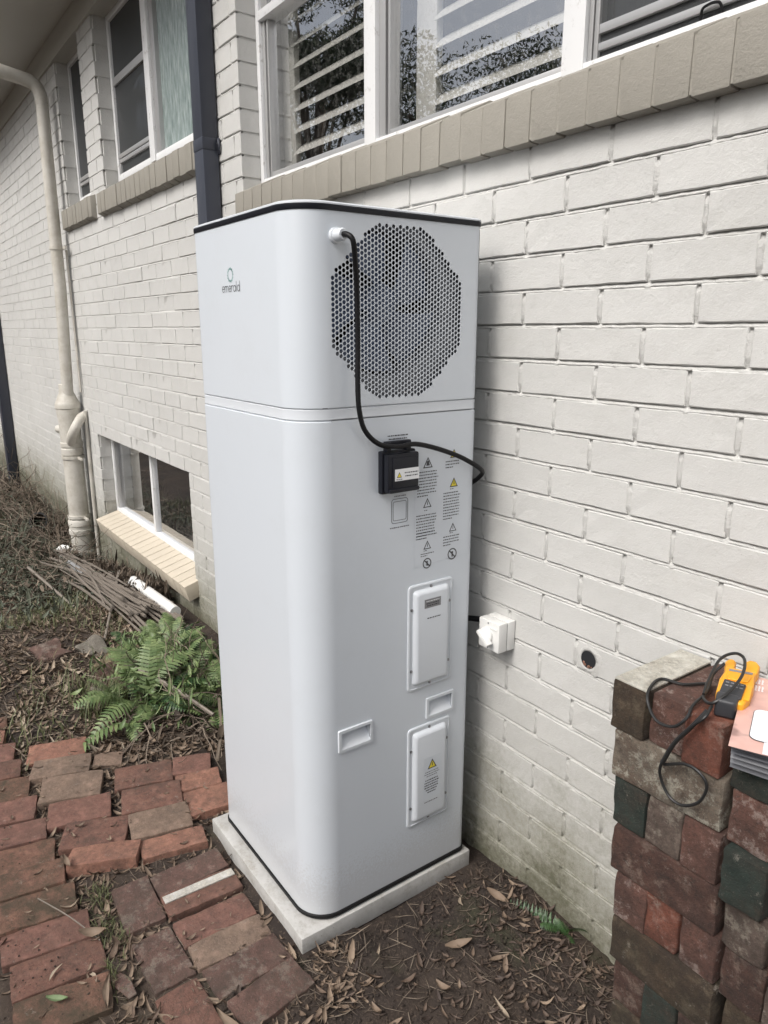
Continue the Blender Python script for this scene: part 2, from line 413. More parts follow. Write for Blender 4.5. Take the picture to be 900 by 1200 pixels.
for k in range(K0, K1):
    zc = (k + .5) * C0
    r_ = -k                       # row number as counted on the photograph (row 1 lies between lines 0 and -1)
    off = 0 if r_ % 2 else .12
    for n in range(int(XL / .24) - 1, int(XR / .24) + 1):
        a = n * .24 + off + JN / 2; b = a + BW
        for p, q in pieces(a, b, zc):
            fr = inframe((p + q) / 2, 0, zc, 25)
            hid = False
            if fr:
                hid = 262 < fr[0] < 535 and fr[1] > 300 and (p + q) / 2 < .0
                if (p + q) / 2 > .62 and zc < -.80: hid = True
                if zc < ground_z((p + q) / 2, 0) - .05: hid = True
            size = (q - p) * .077 / fr[2] ** 2 * max(.05, (1.406 / math.hypot(1.36 - p, 1.41))) if fr and not hid else 0
            cand.append((size, p, q, zc))
cand.sort(key=lambda c: -c[0])
rest = MB()
for i, (size, p, q, zc) in enumerate(cand):
    edge = any(abs(p - o[1]) < .02 or abs(q - o[0]) < .02 for o in OPEN) and any(o[2] < zc < o[3] for o in OPEN)
    isfull = abs((q - p) - BW) < .003 and not edge
    yoff = rb.gauss(0, .0009); zoff = rb.gauss(0, .0008)
    if i < 298:
        if isfull: me = full[rb.randrange(7)]
        else:
            v, f = brick_geo(q - p, BH, .098 if edge else .03, rb, 3); me = bpy.data.meshes.new('brick'); me.from_pydata(v, [], f); me.materials.append(M['wall'])
        o = bpy.data.objects.new('brick', me); link(o, house)
        o.location = Vector(((p + q) / 2, yoff, zc + zoff)) + HOFF; o.rotation_euler = (0, rb.gauss(0, .0022), 0)
    else:
        x = (p + q) / 2; y1 = .098 if edge else .03; b = .0022
        v = [(p + b, yoff, zc - BH / 2 + b), (q - b, yoff, zc - BH / 2 + b), (q - b, yoff, zc + BH / 2 - b), (p + b, yoff, zc + BH / 2 - b),
             (p, yoff + .0025, zc - BH / 2), (q, yoff + .0025, zc - BH / 2), (q, yoff + .0025, zc + BH / 2), (p, yoff + .0025, zc + BH / 2),
             (p, y1, zc - BH / 2), (q, y1, zc - BH / 2), (q, y1, zc + BH / 2), (p, y1, zc + BH / 2)]
        rest.add(v, [(0, 1, 2, 3), (1, 0, 4, 5), (2, 1, 5, 6), (3, 2, 6, 7), (0, 3, 7, 4), (5, 4, 8, 9), (6, 5, 9, 10), (7, 6, 10, 11), (4, 7, 11, 8)])
o = H(rest.build('brickwork', M['wall'], house)); tag(o, kind='stuff')
# solid wall core behind the joints, in blocks around the openings
core = MB()
cuts = sorted({XL, XR} | {o[0] - .004 for o in OPEN} | {o[1] + .004 for o in OPEN})
cuts = [c for c in cuts if XL <= c <= XR]
for a, b in zip(cuts[:-1], cuts[1:]):
    m = (a + b) / 2; zs = [(Z_BOT, Z_TOP)]
    for x0, x1, z0, z1 in OPEN:
        if x0 - .004 <= m <= x1 + .004:
            nz = []
            for p, q in zs:
                if z0 - .004 > p: nz.append((p, min(q, z0 - .004)))
                if z1 + .004 < q: nz.append((max(p, z1 + .004), q))
            zs = nz
    for p, q in zs: core.box((a, .0135, p), (b, .22, q))
o = H(core.build('wall_core', M['mortar'], house))
# weather-struck mortar: slopes out from under the upper brick to the top arris of the lower one
def mortar_sheet(x0, x1, dx, z0k, z1k, rough, nsub):
    X = np.arange(x0, x1 + dx / 2, dx); rows = []
    J = JN / 2
    for k in range(z0k, z1k + 1):
        z = k * C0
        for dz, yy, kind in ((-J - .0025, .0105, 0), (-J, .0012, 1), (-J * .4, .0022, 1), (J * .5, .0072, 1), (J, .0098, 1)):
            rows.append((z + dz, yy, kind, k))
        for s in range(nsub): rows.append((z + J + (C0 - JN - .0025) * (s + 1) / (nsub + 1), .0105, 0, k))
    V = np.zeros((len(rows), len(X), 3)); V[:, :, 0] = X
    for j, (z, yy, kind, k) in enumerate(rows):
        V[j, :, 2] = z; V[j, :, 1] = yy
        row = -k; off = 0 if row % 2 else .12       # perpends of the course above line k
        d = np.abs((X - off + .12) % .24 - .12)
        if kind == 0:
            pj = d < .0085
            V[j, pj, 1] = .0002
    if rough:
        for j in range(len(rows)):
            for i in range(len(X)):
                x, y, z = V[j, i]; pj = y < .009 or rows[j][2] == 1
                if pj:
                    nn = vnoise(x * 60, 0, z * 90) ; big = vnoise(x * 9, 5, z * 14)
                    a = .0022 + .0022 * max(0, big)
                    V[j, i, 1] = y - a * max(-.6, nn) ; V[j, i, 2] += .0012 * vnoise(x * 25, 3, z * 7)
    n = len(X); F = []
    keep = np.ones((len(rows) - 1, n - 1), bool)
    xm = (X[:-1] + X[1:]) / 2
    for j in range(len(rows) - 1):
        zm = (rows[j][0] + rows[j + 1][0]) / 2
        if zm > Z_TOP: keep[j] = False
        for a, b, c, d in OPEN:
            if c - .004 < zm < d + .004: keep[j, (xm > a - .004) & (xm < b + .004)] = False
    J_, I_ = np.nonzero(keep); base = J_ * n + I_
    return V.reshape(-1, 3), np.stack([base, base + 1, base + n + 1, base + n], 1)
def np_obj(name, V, F, mat, parent=None, smooth=True):
    me = bpy.data.meshes.new(name); V = np.asarray(V, np.float32); F = np.asarray(F, np.int32); w = F.shape[1]
    me.vertices.add(len(V)); me.vertices.foreach_set('co', V.ravel()); me.loops.add(F.size); me.loops.foreach_set('vertex_index', F.ravel())
    me.polygons.add(len(F)); me.polygons.foreach_set('loop_start', np.arange(0, F.size, w, dtype=np.int32)); me.update(calc_edges=True)
    me.validate(); me.materials.append(mat)
    if smooth: me.shade_smooth()
    return link(bpy.data.objects.new(name, me), parent)
V, F = mortar_sheet(-.24, 1.5, .0045, -21, 9, True, 5)
H(np_obj('mortar', V, F, M['mortar'], house))
V, F = mortar_sheet(-2.4, -.24, .012, -21, 19, True, 3); V[:, 1] *= .75
H(np_obj('mortar', V, F, M['mortar'], house))
V, F = mortar_sheet(-12.96, -2.4, .06, -26, 19, False, 0)
V = V.reshape(-1, 3); V[:, 1] *= .42; H(np_obj('mortar', V, F, M['mortar'], house))
# service hole in the brickwork: broken rim, its shaded depth painted as a dark disc
hm = MB(); hm.lathe([(.0255, -.0032), (.0245, -.0036), (.0235, .0)], (0, 0, 0), 20)
# eaves
e = MB(); e.box((XL, -.44, 1.86), (XR, .25, 1.90)); H(e.build('soffit', M['soffit'], house))
e = MB(); e.box((XL, -.014, Z_TOP), (XR, .20, 1.859)); H(e.build('frieze_board', M['soffit'], house))
e = MB(); e.box((XL, -.46, 1.82), (XR, -.4405, 2.02)); H(e.build('fascia', M['soffit'], house))
e = MB(); e.prism([(-.461, 2.0), (-.56, 2.0), (-.57, 1.93), (-.54, 1.90), (-.461, 1.90)], XL, XR); H(e.build('gutter', M['charcoal'], house))
e = MB(); e.prism([(-.58, 2.03), (3.0, 3.4), (3.0, 3.45), (-.58, 2.08)], XL, XR); H(e.build('roof', M['charcoal'], house))
e = MB(); e.box((XL, .25, Z_BOT), (XL + .1, 3.2, 1.9)); e.box((XR - .1, .25, Z_BOT), (XR, 3.2, 1.9)); e.box((XL, 3.2, Z_BOT), (XR, 3.3, 3.4))
H(e.build('rear_walls', M['wall'], house))
for x in np.arange(-12.6, 3.2, .9):                       # soffit sheet joints
    if -6 < x < -3: pass
# ---- sills of rowlock bricks
def sill(x0, x1, prof, mat, pitch=.0835, w=.0745, mort=M['taupe'], jt=1):
    inner = [((y * .96 + .001), z - .0) for y, z in prof]
    cy = sum(p[0] for p in prof) / len(prof); cz = sum(p[1] for p in prof) / len(prof)
    mp = [(cy + (y - cy) * .95, cz + (z - cz) * .93 - .002) for y, z in prof]
    m = MB(); m.prism(mp, x0 + .004, x1 - .004); s_ = H(m.build('window_sill', mort, house))
    n = max(1, int(round((x1 - x0) / pitch))); pitch = (x1 - x0) / n
    for i in range(n):
        a = x0 + i * pitch + pitch * .035; b = x0 + (i + 1) * pitch - pitch * .035
        q = MB(); j = rb.gauss(0, .0016) * jt; jz = rb.gauss(0, .0014) * jt
        q.prism([(y + j, z + jz) for y, z in prof], a, b)
        q.build('brick', mat, s_, bevel=.0035, seg=2)
    return s_
sill(-1.63, 2.6, [(-.036, .338), (-.034, .450), (.07, .497), (.10, .497), (.10, .36), (.0, .336)], M['taupe'])
sill(-3.655, -1.975, [(-.036, .612), (-.036, .728), (.09, .785), (.11, .785), (.11, .62), (.0, .597)], M['taupe'])
sill(-4.60, -3.80, [(-.036, .618), (-.036, .740), (.09, .79), (.11, .79), (.11, .63), (.0, .603)], M['taupe'])
sill(-4.29, -2.42, [(-.082, -1.497), (.088, -1.447), (.088, -1.54), (-.055, -1.590)], M['cream'], mort=M['taupe'], pitch=.10, jt=.3)

# ---- windows
def bar(mb, x0, x1, z0, z1, y0, y1): mb.box((x0, y0, z0), (x1, y1, z1))
def frame_part(parent, name, rects, y0, y1, mat, bevel=.002):
    for (x0, x1, z0, z1) in rects:
        m = MB(); bar(m, x0, x1, z0, z1, y0, y1); m.build(name, mat, parent, bevel=bevel)
def new_window(x0, x1, z0, z1, t_=.045, yf=.085, mat=None):
    """outer frame is the window's own mesh"""
    mat = mat or M['white_frame']; m = MB()
    for r_ in ((x0, x0 + t_, z0, z1), (x1 - t_, x1, z0, z1), (x0 + t_, x1 - t_, z0, z0 + t_), (x0 + t_, x1 - t_, z1 - t_, z1)):
        bar(m, *r_, yf, yf + .07)
    return H(m.build('window', mat, house, bevel=.002))
def pane(parent, x0, x1, z0, z1, y, mat):
    m = MB(); m.add([(x0, y, z0), (x1, y, z0), (x1, y, z1), (x0, y, z1)], [(0, 1, 2, 3)]); return m.build('pane', mat, parent)
# big window over the tank
w = new_window(-1.618, 2.60, .485, 1.70, .028)
frame_part(w, 'mullion', [(-.842, -.778, .4865, 1.70), (.008, .075, .4865, 1.70)], .083, .157, M['white_frame'])
frame_part(w, 'transom', [(-1.59, -.843, 1.092, 1.125)], .080, .15, M['white_frame'])
frame_part(w, 'sash', [(-1.588, -1.566, .513, 1.09), (-1.55, -1.54, .513, 1.09), (-.777, -.742, .513, 1.67), (-.728, -.716, .513, 1.67), (-1.539, -.843, .5131, .535), (-.715, .007, .5131, .530), (-.715, .007, 1.64, 1.67), (-1.59, -1.54, 1.126, 1.67)], .098, .135, M['alu'])
frame_part(w, 'sash', [(.108, 1.6, .531, .547), (.108, 1.6, .566, .586), (.0945, .107, .514, 1.67), (.078, .090, .514, 1.67)], .094, .12, M['alu'])
frame_part(w, 'sash', [(.1075, 1.6, .548, .565), (.1075, 1.6, .514, .5305)], .104, .125, M['blackpl'], 0)
pane(w, -1.57, -.82, .51, 1.10, .118, M['glass']); pane(w, -1.60, -.82, 1.10, 1.69, .112, M['glass'])
pane(w, -.73, .02, .51, 1.68, .118, M['glass']); pane(w, .09, 2.58, .51, 1.68, .122, M['glass'])
p = pane(w, .09, 2.58, .51, 1.68, .103, M['screen']); p.name = 'fly_screen'
m = MB(); m.tube(spline([(.368, .094, .508), (.372, .088, .532), (.385, .086, .537), (.402, .086, .537), (.412, .088, .531), (.418, .094, .508)], 4), .003, 6); m.build('latch_handle', M['black'], w, smooth=True)
def shutters(w, x0, x1, z0, z1, ph):
    frame_part(w, 'shutter_frame', [(x0 - .10, x0, z0 - .06, z1), (x1, x1 + .05, z0 - .06, z1)], .19, .216, M['shutter'], .003)
    frame_part(w, 'shutter_frame', [(x0, x1, z0 - .08, z0 - .012)], .191, .215, M['shutter'], .003)
    n = int((z1 - z0) / .0785); me = None
    for i in range(n):
        if me is None:
            q = MB(); L = []
            for k in range(10):
                a = 2 * math.pi * k / 10; yy = .040 * math.cos(a); zz = .0048 * math.sin(a); L.append((yy * .74 - zz * .67, zz * .74 + yy * .67))
            q.prism(L, x0 + .002, x1 - .002); o = q.build('louvre', M['shutter'], w, smooth=True); me = o
        else: o = copy_of(me, w)
        o.location = (0, .204, z0 + ph + i * .0785)
shutters(w, -1.50, -.86, .58, 1.66, .045); shutters(w, -.60, -.02, .58, 1.66, .03); 
m = MB(); m.box((.20, .30, .3), (.29, .33, 1.68)); m.build('curtain', M['shutter'], w)
# W2
w = new_window(-3.578, -2.022, .80, 1.705, .035)
frame_part(w, 'mullion', [(-2.945, -2.865, .802, 1.70)], .078, .15, M['white_frame'])
frame_part(w, 'mullion', [(-2.862, -2.80, .802, 1.70)], .092, .15, M['alu'])
frame_part(w, 'sash', [(-3.54, -2.947, 1.325, 1.367), (-3.54, -2.947, .925, .948), (-3.54, -2.947, .897, .918), (-3.54, -3.515, .84, .895)], .088, .112, M['alu'])
pane(w, -3.56, -2.93, .82, 1.69, .118, M['glass_dark']); p = pane(w, -3.56, -2.93, .82, 1.69, .100, M['screen']); p.name = 'fly_screen'
pane(w, -2.82, -2.03, .82, 1.69, .115, M['frosted'])
# W1
w = new_window(-4.538, -3.922, .80, 1.705, .03)
frame_part(w, 'sash', [(-4.50, -3.96, .935, .96), (-4.50, -3.96, .905, .925)], .088, .112, M['alu'])
pane(w, -4.51, -3.94, .82, 1.69, .118, M['glass_dark']); p = pane(w, -4.51, -3.94, .82, 1.69, .100, M['screen']); p.name = 'fly_screen'
# basement window
w = new_window(-4.298, -2.462, -1.452, -.862, .028, .085)
frame_part(w, 'mullion', [(-3.42, -3.385, -1.423, -.892)], .088, .13, M['white_frame'])
frame_part(w, 'sash', [(-4.268, -4.245, -1.423, -.892)], .092, .125, M['alu'])
frame_part(w, 'sash', [(-4.298, -2.462, -1.466, -1.4535)], .075, .13, M['blackpl'], 0)
pane(w, -4.26, -3.41, -1.43, -.885, .115, M['glass_dark']); pane(w, -3.39, -2.48, -1.43, -.885, .108, M['glass_dark'])
# dark rooms
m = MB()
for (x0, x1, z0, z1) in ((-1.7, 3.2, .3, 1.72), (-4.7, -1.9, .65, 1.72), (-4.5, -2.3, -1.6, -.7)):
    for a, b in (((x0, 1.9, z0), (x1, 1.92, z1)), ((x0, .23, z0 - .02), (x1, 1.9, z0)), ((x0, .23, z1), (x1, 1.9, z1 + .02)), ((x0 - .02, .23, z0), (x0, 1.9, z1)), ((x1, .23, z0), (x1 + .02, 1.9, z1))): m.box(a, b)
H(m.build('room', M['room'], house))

# ---- service hole: flat dark disc painting the shaded bore, and chipped mortar rim
hx, hz_ = .283, -.905
m = MB(); Mx = Matrix.Rotation(R(90), 4, 'X')
v = []; n = 22
for (r_, y) in ((.041, -.0008), (.030, -.0030), (.0235, -.0028), (.0228, .0)):
    for k in range(n):
        a = 2 * math.pi * k / n; rr = r_ * (1 + (.45 if r_ > .035 else .12) * vnoise(math.cos(a) * 2, math.sin(a) * 2, r_ * 90)); v.append((hx + rr * math.cos(a) * .98, y, hz_ + rr * math.sin(a)))
f = [(j * n + k, j * n + (k + 1) % n, (j + 1) * n + (k + 1) % n, (j + 1) * n + k) for j in range(3) for k in range(n)]
rim = pyobj('hole_rim', v, f, M['mortar'], house, True); H(rim)
v = [(hx + .0232 * math.cos(2 * math.pi * k / n) * .98, -.0034, hz_ + .0232 * math.sin(2 * math.pi * k / n)) for k in range(n)]
pl = pyobj('hole_dark_disc', v, [tuple(range(n))[::-1]], M['dark'], house); H(pl)  # flat disc on the wall face, dark colour in place of the hole's shade
m = MB()
for k in range(9): 
    a = rb.uniform(-2.6, -.6); r_ = rb.uniform(.012, .02); c = Vector((hx + r_ * math.cos(a), -.006, hz_ + r_ * math.sin(a) - .002)); s_ = rb.uniform(.002, .0045)
    m.box(c - Vector((s_, s_ * .5, s_ * .7)), c + Vector((s_, s_ * .5, s_ * .7)))
H(m.build('brick_crumbs', M['p_orange'], house, bevel=.001, seg=1))

# ------------------------------------------------------------------ downpipe (charcoal, beside the big window)
t_ = empty('downpipe', (-1.88, -.04, -1.72)); tag(t_, 'charcoal rectangular metal downpipe left of the large window, running down behind the tank', 'downpipe')
def at(o, root): o.location = -Vector(root.location) if root.rotation_euler.z == 0 else o.location; return o
def rect_pipe(x0, x1, y0, y1, z0, z1, name, root, mat):
    m = MB(); m.box((x0, y0, z0), (x1, y1, z1)); return at(m.build(name, mat, root, bevel=.006, seg=2), root)
rect_pipe(-1.930, -1.828, -.078, -.006, .70, 1.858, 'pipe', t_, M['charcoal'])
rect_pipe(-1.930, -1.828, -.078, -.006, -1.72, .655, 'pipe', t_, M['charcoal'])
rect_pipe(-1.9318, -1.8262, -.0798, -.004, .652, .702, 'collar', t_, M['charcoal'])
m = MB(); m.tube([(-1.826, -.0045, .70), (-1.812, -.012, .69), (-1.806, -.012, .67), (-1.812, -.010, .65), (-1.826, -.0045, .64)], .006, 6); at(m.build('clip', M['charcoal'], t_, smooth=True), t_)
t_ = empty('downpipe', (-8.16, -.05, -2.0)); tag(t_, 'distant charcoal downpipe at the far left end of the white wall', 'downpipe')
rect_pipe(-8.22, -8.08, -.11, -.006, -1.98, 1.858, 'pipe', t_, M['charcoal'])
rect_pipe(-8.24, -8.06, -.14, .0, -2.06, -1.98, 'pipe_base', t_, M['pvc'])

# ------------------------------------------------------------------ soil pipe
sp = empty('waste_pipe', (-4.66, -.09, -2.0)); tag(sp, 'cream painted round waste pipe climbing the wall beside the small windows', 'pipe')
pc = (-4.63, -.085)
m = MB(); up = [(pc[0] - .07, pc[1] - .02, -.58), (pc[0] - .02, pc[1], .2), (pc[0], pc[1], 1.40)] 
el_ = spline([(pc[0], pc[1], 1.44), (pc[0], pc[1] - .005, 1.50), (pc[0], pc[1] - .03, 1.555), (pc[0], pc[1] - .09, 1.585), (pc[0], pc[1] - .3, 1.62), (pc[0], -.46, 1.66)], 5)
at(MB().tube([(pc[0] - .07, pc[1] - .015, -.60), (pc[0] - .02, pc[1], .2), (pc[0], pc[1], 1.44)], .043, 16).build('pipe', M['pipe'], sp, smooth=True), sp)
at(MB().tube(el_, .045, 16).build('elbow', M['pipe'], sp, smooth=True), sp)
lx, ly = -4.72, -.105
def lathe_part(prof, name, c=(lx, ly, 0)):
    return at(MB().lathe(prof, c, 24).build(name, M['pipe'], sp, smooth='fix'), sp)
lathe_part([(.047, -.50), (.052, -.505), (.052, -.56), (.06, -.58), (.090, -.645), (.094, -.655), (.094, -.685), (.088, -.69), (.088, -.72), (.080, -.80), (.078, -.95), (.084, -.955), (.084, -.985), (.078, -.99), (.078, -1.0), (.084, -1.005), (.084, -1.05), (.07, -1.06)], 'inspection_fitting', (lx, ly, 0))
lathe_part([(.076, -1.05), (.076, -1.60)], 'lower_pipe'); lathe_part([(.08, -1.58), (.088, -1.59), (.088, -1.63), (.082, -1.635), (.082, -1.66), (.088, -1.665), (.088, -1.70), (.078, -1.71), (.078, -2.08)], 'pipe_socket')
lathe_part([(.086, -1.84), (.09, -1.845), (.09, -1.875), (.086, -1.88)], 'pipe_collar')
at(MB().tube(spline([(lx + .02, ly - .01, -.98), (lx + .12, ly - .02, -.90), (lx + .17, ly, -.83), (lx + .15, ly + .05, -.76), (lx + .10, ly + .1, -.74)], 6), .036, 14).build('branch', M['pipe'], sp, smooth=True), sp)
at(MB().tube([(lx - .06, ly - .03, -.86), (lx - .13, ly - .06, -.86)], .032, 12).build('cap', M['pipe'], sp, smooth=True), sp)
for z in (-1.06, -1.545, .50):
    at(MB().lathe([((.086 if z < 0 else .049), z), ((.086 if z < 0 else .049), z - .022)], (lx if z < 0 else pc[0] - .015, ly if z < 0 else pc[1], 0), 20).build('bracket', M['pipe'], sp, smooth='fix'), sp)
    m = MB(); m.box((lx, -.09, z - .02), (lx + .19, -.075, z - .004)) if z < 0 else m.box((pc[0], -.05, z - .02), (pc[0] + .09, -.035, z)); at(m.build('strap', M['pipe'], sp), sp)
at(MB().tube([(lx + .16, -.018, -.70), (lx + .15, -.018, -2.0)], .014, 8).build('small_pipe', M['pipe'], sp, smooth=True), sp)
at(MB().tube([(lx + .10, -.02, -.56), (lx + .085, -.02, .48)], .008, 8).build('thin_pipe', M['pipe'], sp, smooth=True), sp)
at(MB().tube([(lx + .0, ly - .06, -1.93), (lx + .03, ly - .13, -1.865), (lx + .05, ly - .185, -1.815)], [.055, .06, .062], 18).build('white_cap', M['pvc'], sp, smooth=True), sp)
for k in range(5):
    at(MB().tube([(lx + .02 + .006 * k, ly - .09 - .017 * k, -1.90 + .017 * k), (lx + .022 + .006 * k, ly - .097 - .017 * k, -1.893 + .017 * k)], .067, 18).build('cap_rib', M['pvc'], sp, smooth=True), sp)

# ------------------------------------------------------------------ heat pump tank
X0, X1, Y0, Y1, ZB, ZT = -.632, -.066, -.623, -.084, -1.65, .166
tank = empty('hot_water_heat_pump', (-.35, -.35, ZB - .005))
tag(tank, 'tall white heat pump hot water tank with round perforated grille, standing on a concrete pad', 'water heater')
TO = -Vector(tank.location)
def T(o): o.location = TO; return o
RF, RL, RR = .086, .03, .022
def outline(g_=0, arcseg=18, skip_right=False):
    """outline grown by g_ ; starts at right face rear, walks clockwise seen from above via rear, left, front"""
    x0, x1, y0, y1 = X0 - g_, X1 + g_, Y0 - g_, Y1 + g_; P = []
    def arc(cx, cy, r_, a0, a1, n):
        e = .0012 / max(r_, .01)
        A = [a0, a0 + (a1 - a0) * .01] + [a0 + (a1 - a0) * i / n for i in range(1, n)] + [a1 - (a1 - a0) * .01, a1]
        return [(cx + r_ * math.cos(a), cy + r_ * math.sin(a)) for a in A]
    g2 = g_; h = math.pi / 2
    P += arc(x1 - RR - g2, y1 - RR - g2, RR + g2, 0, h, 8)
    P += arc(x0 + RR + g2, y1 - RR - g2, RR + g2, h, 2 * h, 6)
    P += arc(x0 + RL + g2, y0 + RL + g2, RL + g2, 2 * h, 3 * h, 8)
    P += arc(x1 - RF - g2, y0 + RF + g2, RF + g2, 3 * h, 4 * h, arcseg)
    return P
def band(levels, name, mat, open_right=False, smooth=True, cap_top=False, cap_bot=False):
    """levels: (grow, z)"""
    P = [outline(g_) for g_, z in levels]; n = len(P[0]); v = []
    for L, (g_, z) in zip(P, levels): v += [(x, y, z) for x, y in L]
    f = []
    for j in range(len(levels) - 1):
        for i in range(n if not open_right else n - 1):
            a = j * n + i; b = j * n + (i + 1) % n; f.append((a, b, b + n, a + n))
    if cap_top: f.append(tuple(range((len(levels) - 1) * n, len(levels) * n)))
    if cap_bot: f.append(tuple(range(n))[::-1])
    m = MB(); m.add(v, f); o = T(m.build(name, mat, tank))
    o.data.shade_smooth(); o.data.set_sharp_from_angle(angle=R(30)); return o
YA, YB = Y0 + RF, Y1 - RR        # the flat of the right face
def drop_holes(vo, fo, holes):
    vv = np.array([tuple(q) for q in vo]); cen = np.array([vv[list(q)].mean(0) for q in fo]); keep = np.ones(len(fo), bool)
    for L in holes:
        P = np.array(L); c = P.mean(0); rr = np.abs(P - c).max(0) * 1.01
        idx = np.nonzero((np.abs(cen[:, 0] - c[0]) < rr[0]) & (np.abs(cen[:, 1] - c[1]) < rr[1]) & keep)[0]
        if len(idx) == 0: continue
        Q = np.roll(P, -1, 0); e = Q - P; d = cen[idx][:, None, :] - P[None]
        cr = e[None, :, 0] * d[:, :, 1] - e[None, :, 1] * d[:, :, 0]
        keep[idx[(cr > 0).all(1) | (cr < 0).all(1)]] = False
    return [q for q, k in zip(fo, keep) if k]
def face_with_holes(z0, z1, holes, name, mat, thick=.0016):
    """flat panel on x = X1, outer rectangle (YA..YB, z0..z1); holes: list of loops (y,z)"""
    co = [Vector((YA, z0)), Vector((YB, z0)), Vector((YB, z1)), Vector((YA, z1))]; ed = [(0, 1), (1, 2), (2, 3), (3, 0)]; fa = [[0, 1, 2, 3]]
    for L in holes:
        n = len(co); co += [Vector(p) for p in L]; ed += [(n + i, n + (i + 1) % len(L)) for i in range(len(L))]
    vo, eo, fo, _, _, _ = delaunay_2d_cdt(co, ed, [], 1, 1e-7)
    fo = drop_holes(vo, fo, holes)
    v = [(X1, p[0], p[1]) for p in vo]; f = [tuple(q) for q in fo]
    n = len(v)
    for L in holes:
        b = len(v); k = len(L)
        v += [(X1, y, z) for y, z in L] + [(X1 - thick, y, z) for y, z in L]
        f += [(b + (i + 1) % k, b + i, b + k + i, b + k + (i + 1) % k) for i in range(k)]
    m = MB(); m.add(v, f); o = T(m.build(name, mat, tank)); return o
ZS0, ZS1 = -.298, -.270           # seam band
# perforated grille, hex lattice inside an octagon-ish circle
gy, gz = -.343, -.058
sp_ = .01125; holes = []
ncol = 34
for c in range(-20, 21):
    y = gy + c * sp_ * .866
    for k in range(-20, 21):
        z = gz + (k + (.5 if c % 2 else 0)) * sp_
        dy, dz = abs(y - gy), abs(z - gz)
        if dy > .1895 or dz > .1945: continue
        if dy / 1.0 + dz / 1.0 > .268: 
            continue
        if math.hypot(dy, dz) > .2035: continue
        holes.append([(y + .00492 * math.cos(2 * math.pi * (i + .5) / 10), z + .00492 * math.sin(2 * math.pi * (i + .5) / 10)) for i in range(10)])
band([(0, ZS1 + .0015), (0, ZT - .0125)], 'upper_casing', M['casing'], open_right=True)
face_with_holes(ZS1 + .0015, ZT - .0125, holes, 'grille_panel', M['casing'])
band([(-.003, ZS0), (-.0005, ZS0 + .003), (-.0012, (ZS0 + ZS1) / 2), (-.0005, ZS1 - .003), (-.004, ZS1 - .0005), (-.004, ZS1 + .001)], 'seam_band', M['casing2'])
band([(-.02, ZS0 - .001), (-.02, ZS1 + .001)], 'seam_gap', M['black'])
def rr_loop(y0, y1, z0, z1, r_, n=5):
    P = []
    for cx, cy, a0 in ((y1 - r_, z1 - r_, 0), (y0 + r_, z1 - r_, 90), (y0 + r_, z0 + r_, 180), (y1 - r_, z0 + r_, 270)):
        for i in range(n + 1): a = R(a0 + 90 * i / n); P.append((cx + r_ * math.cos(a), cy + r_ * math.sin(a)))
    return P
HP = [(-.526, -.436, -1.149, -1.102), (-.238, -.154, -1.146, -1.099)]
band([(0, ZB + .012), (0, ZS0 - .003), (-.003, ZS0 - .0005)], 'lower_casing', M['casing'], open_right=True)
face_with_holes(ZB + .012, ZS0 - .0006, [rr_loop(*h_, .003) for h_ in HP], 'lower_casing', M['casing'])
band([(.0015, ZT - .0125), (.0025, ZT - .0105), (.003, ZT - .002), (.001, ZT)], 'rim_trim', M['blackpl'])
band([(.002, ZT), (.002, ZT + .003), (-.004, ZT + .0065), (-.03, ZT + .009)], 'top_lid', M['casing2'], cap_top=True)
band([(.001, ZB), (.004, ZB + .001), (.004, ZB + .010), (.0005, ZB + .012)], 'base_gasket', M['black'], cap_bot=True)
# inside the grille: fan and bell-mouth
m = MB(); cyl = []
Rm = Matrix.Rotation(R(90), 4, 'Y')
fy, fz, fr_ = -.372, -.035, .168
n = 40; v = []
for k in range(n):
    a = 2 * math.pi * k / n; v.append((X1 - .018, fy + fr_ * math.cos(a), fz + fr_ * math.sin(a)))
for k in range(n):
    a = 2 * math.pi * k / n; c, s_ = math.cos(a), math.sin(a); q = .235 / max(abs(c), abs(s_)); v.append((X1 - .018, gy + q * c, gz + min(q, .9) * s_ * .9))
for k in range(n):
    a = 2 * math.pi * k / n; v.append((X1 - .085, fy + fr_ * .97 * math.cos(a), fz + fr_ * .97 * math.sin(a)))
f = [(k, (k + 1) % n, n + (k + 1) % n, n + k) for k in range(n)] + [((k + 1) % n, k, 2 * n + k, 2 * n + (k + 1) % n) for k in range(n)]
m.add(v, f); T(m.build('fan_shroud', M['shroud'], tank))
m = MB(); m.box((X1 - .25, YA - .01, ZS1 + .01), (X1 - .22, YB + .01, ZT - .02)); m.box((X1 - .25, YA - .02, ZS1 + .0), (X1 - .003, YA - .008, ZT - .02)); m.box((X1 - .25, YB + .008, ZS1), (X1 - .003, YB + .012, ZT - .02)); m.box((X1 - .25, YA, ZS1 + .002), (X1 - .003, YB, ZS1 + .008)); m.box((X1 - .25, YA, ZT - .028), (X1 - .003, YB, ZT - .024))
T(m.build('fan_housing', M['dark'], tank))
fan = empty('fan', (0, 0, 0), 0, tank); fan.location = Vector((X1 - .045, fy, fz)) + TO
MB().lathe([(.0, .022), (.03, .02), (.045, .01), (.047, -.03)], (0, 0, 0), 24, Rm).build('hub', M['blade'], fan, smooth='fix')
bl0 = None
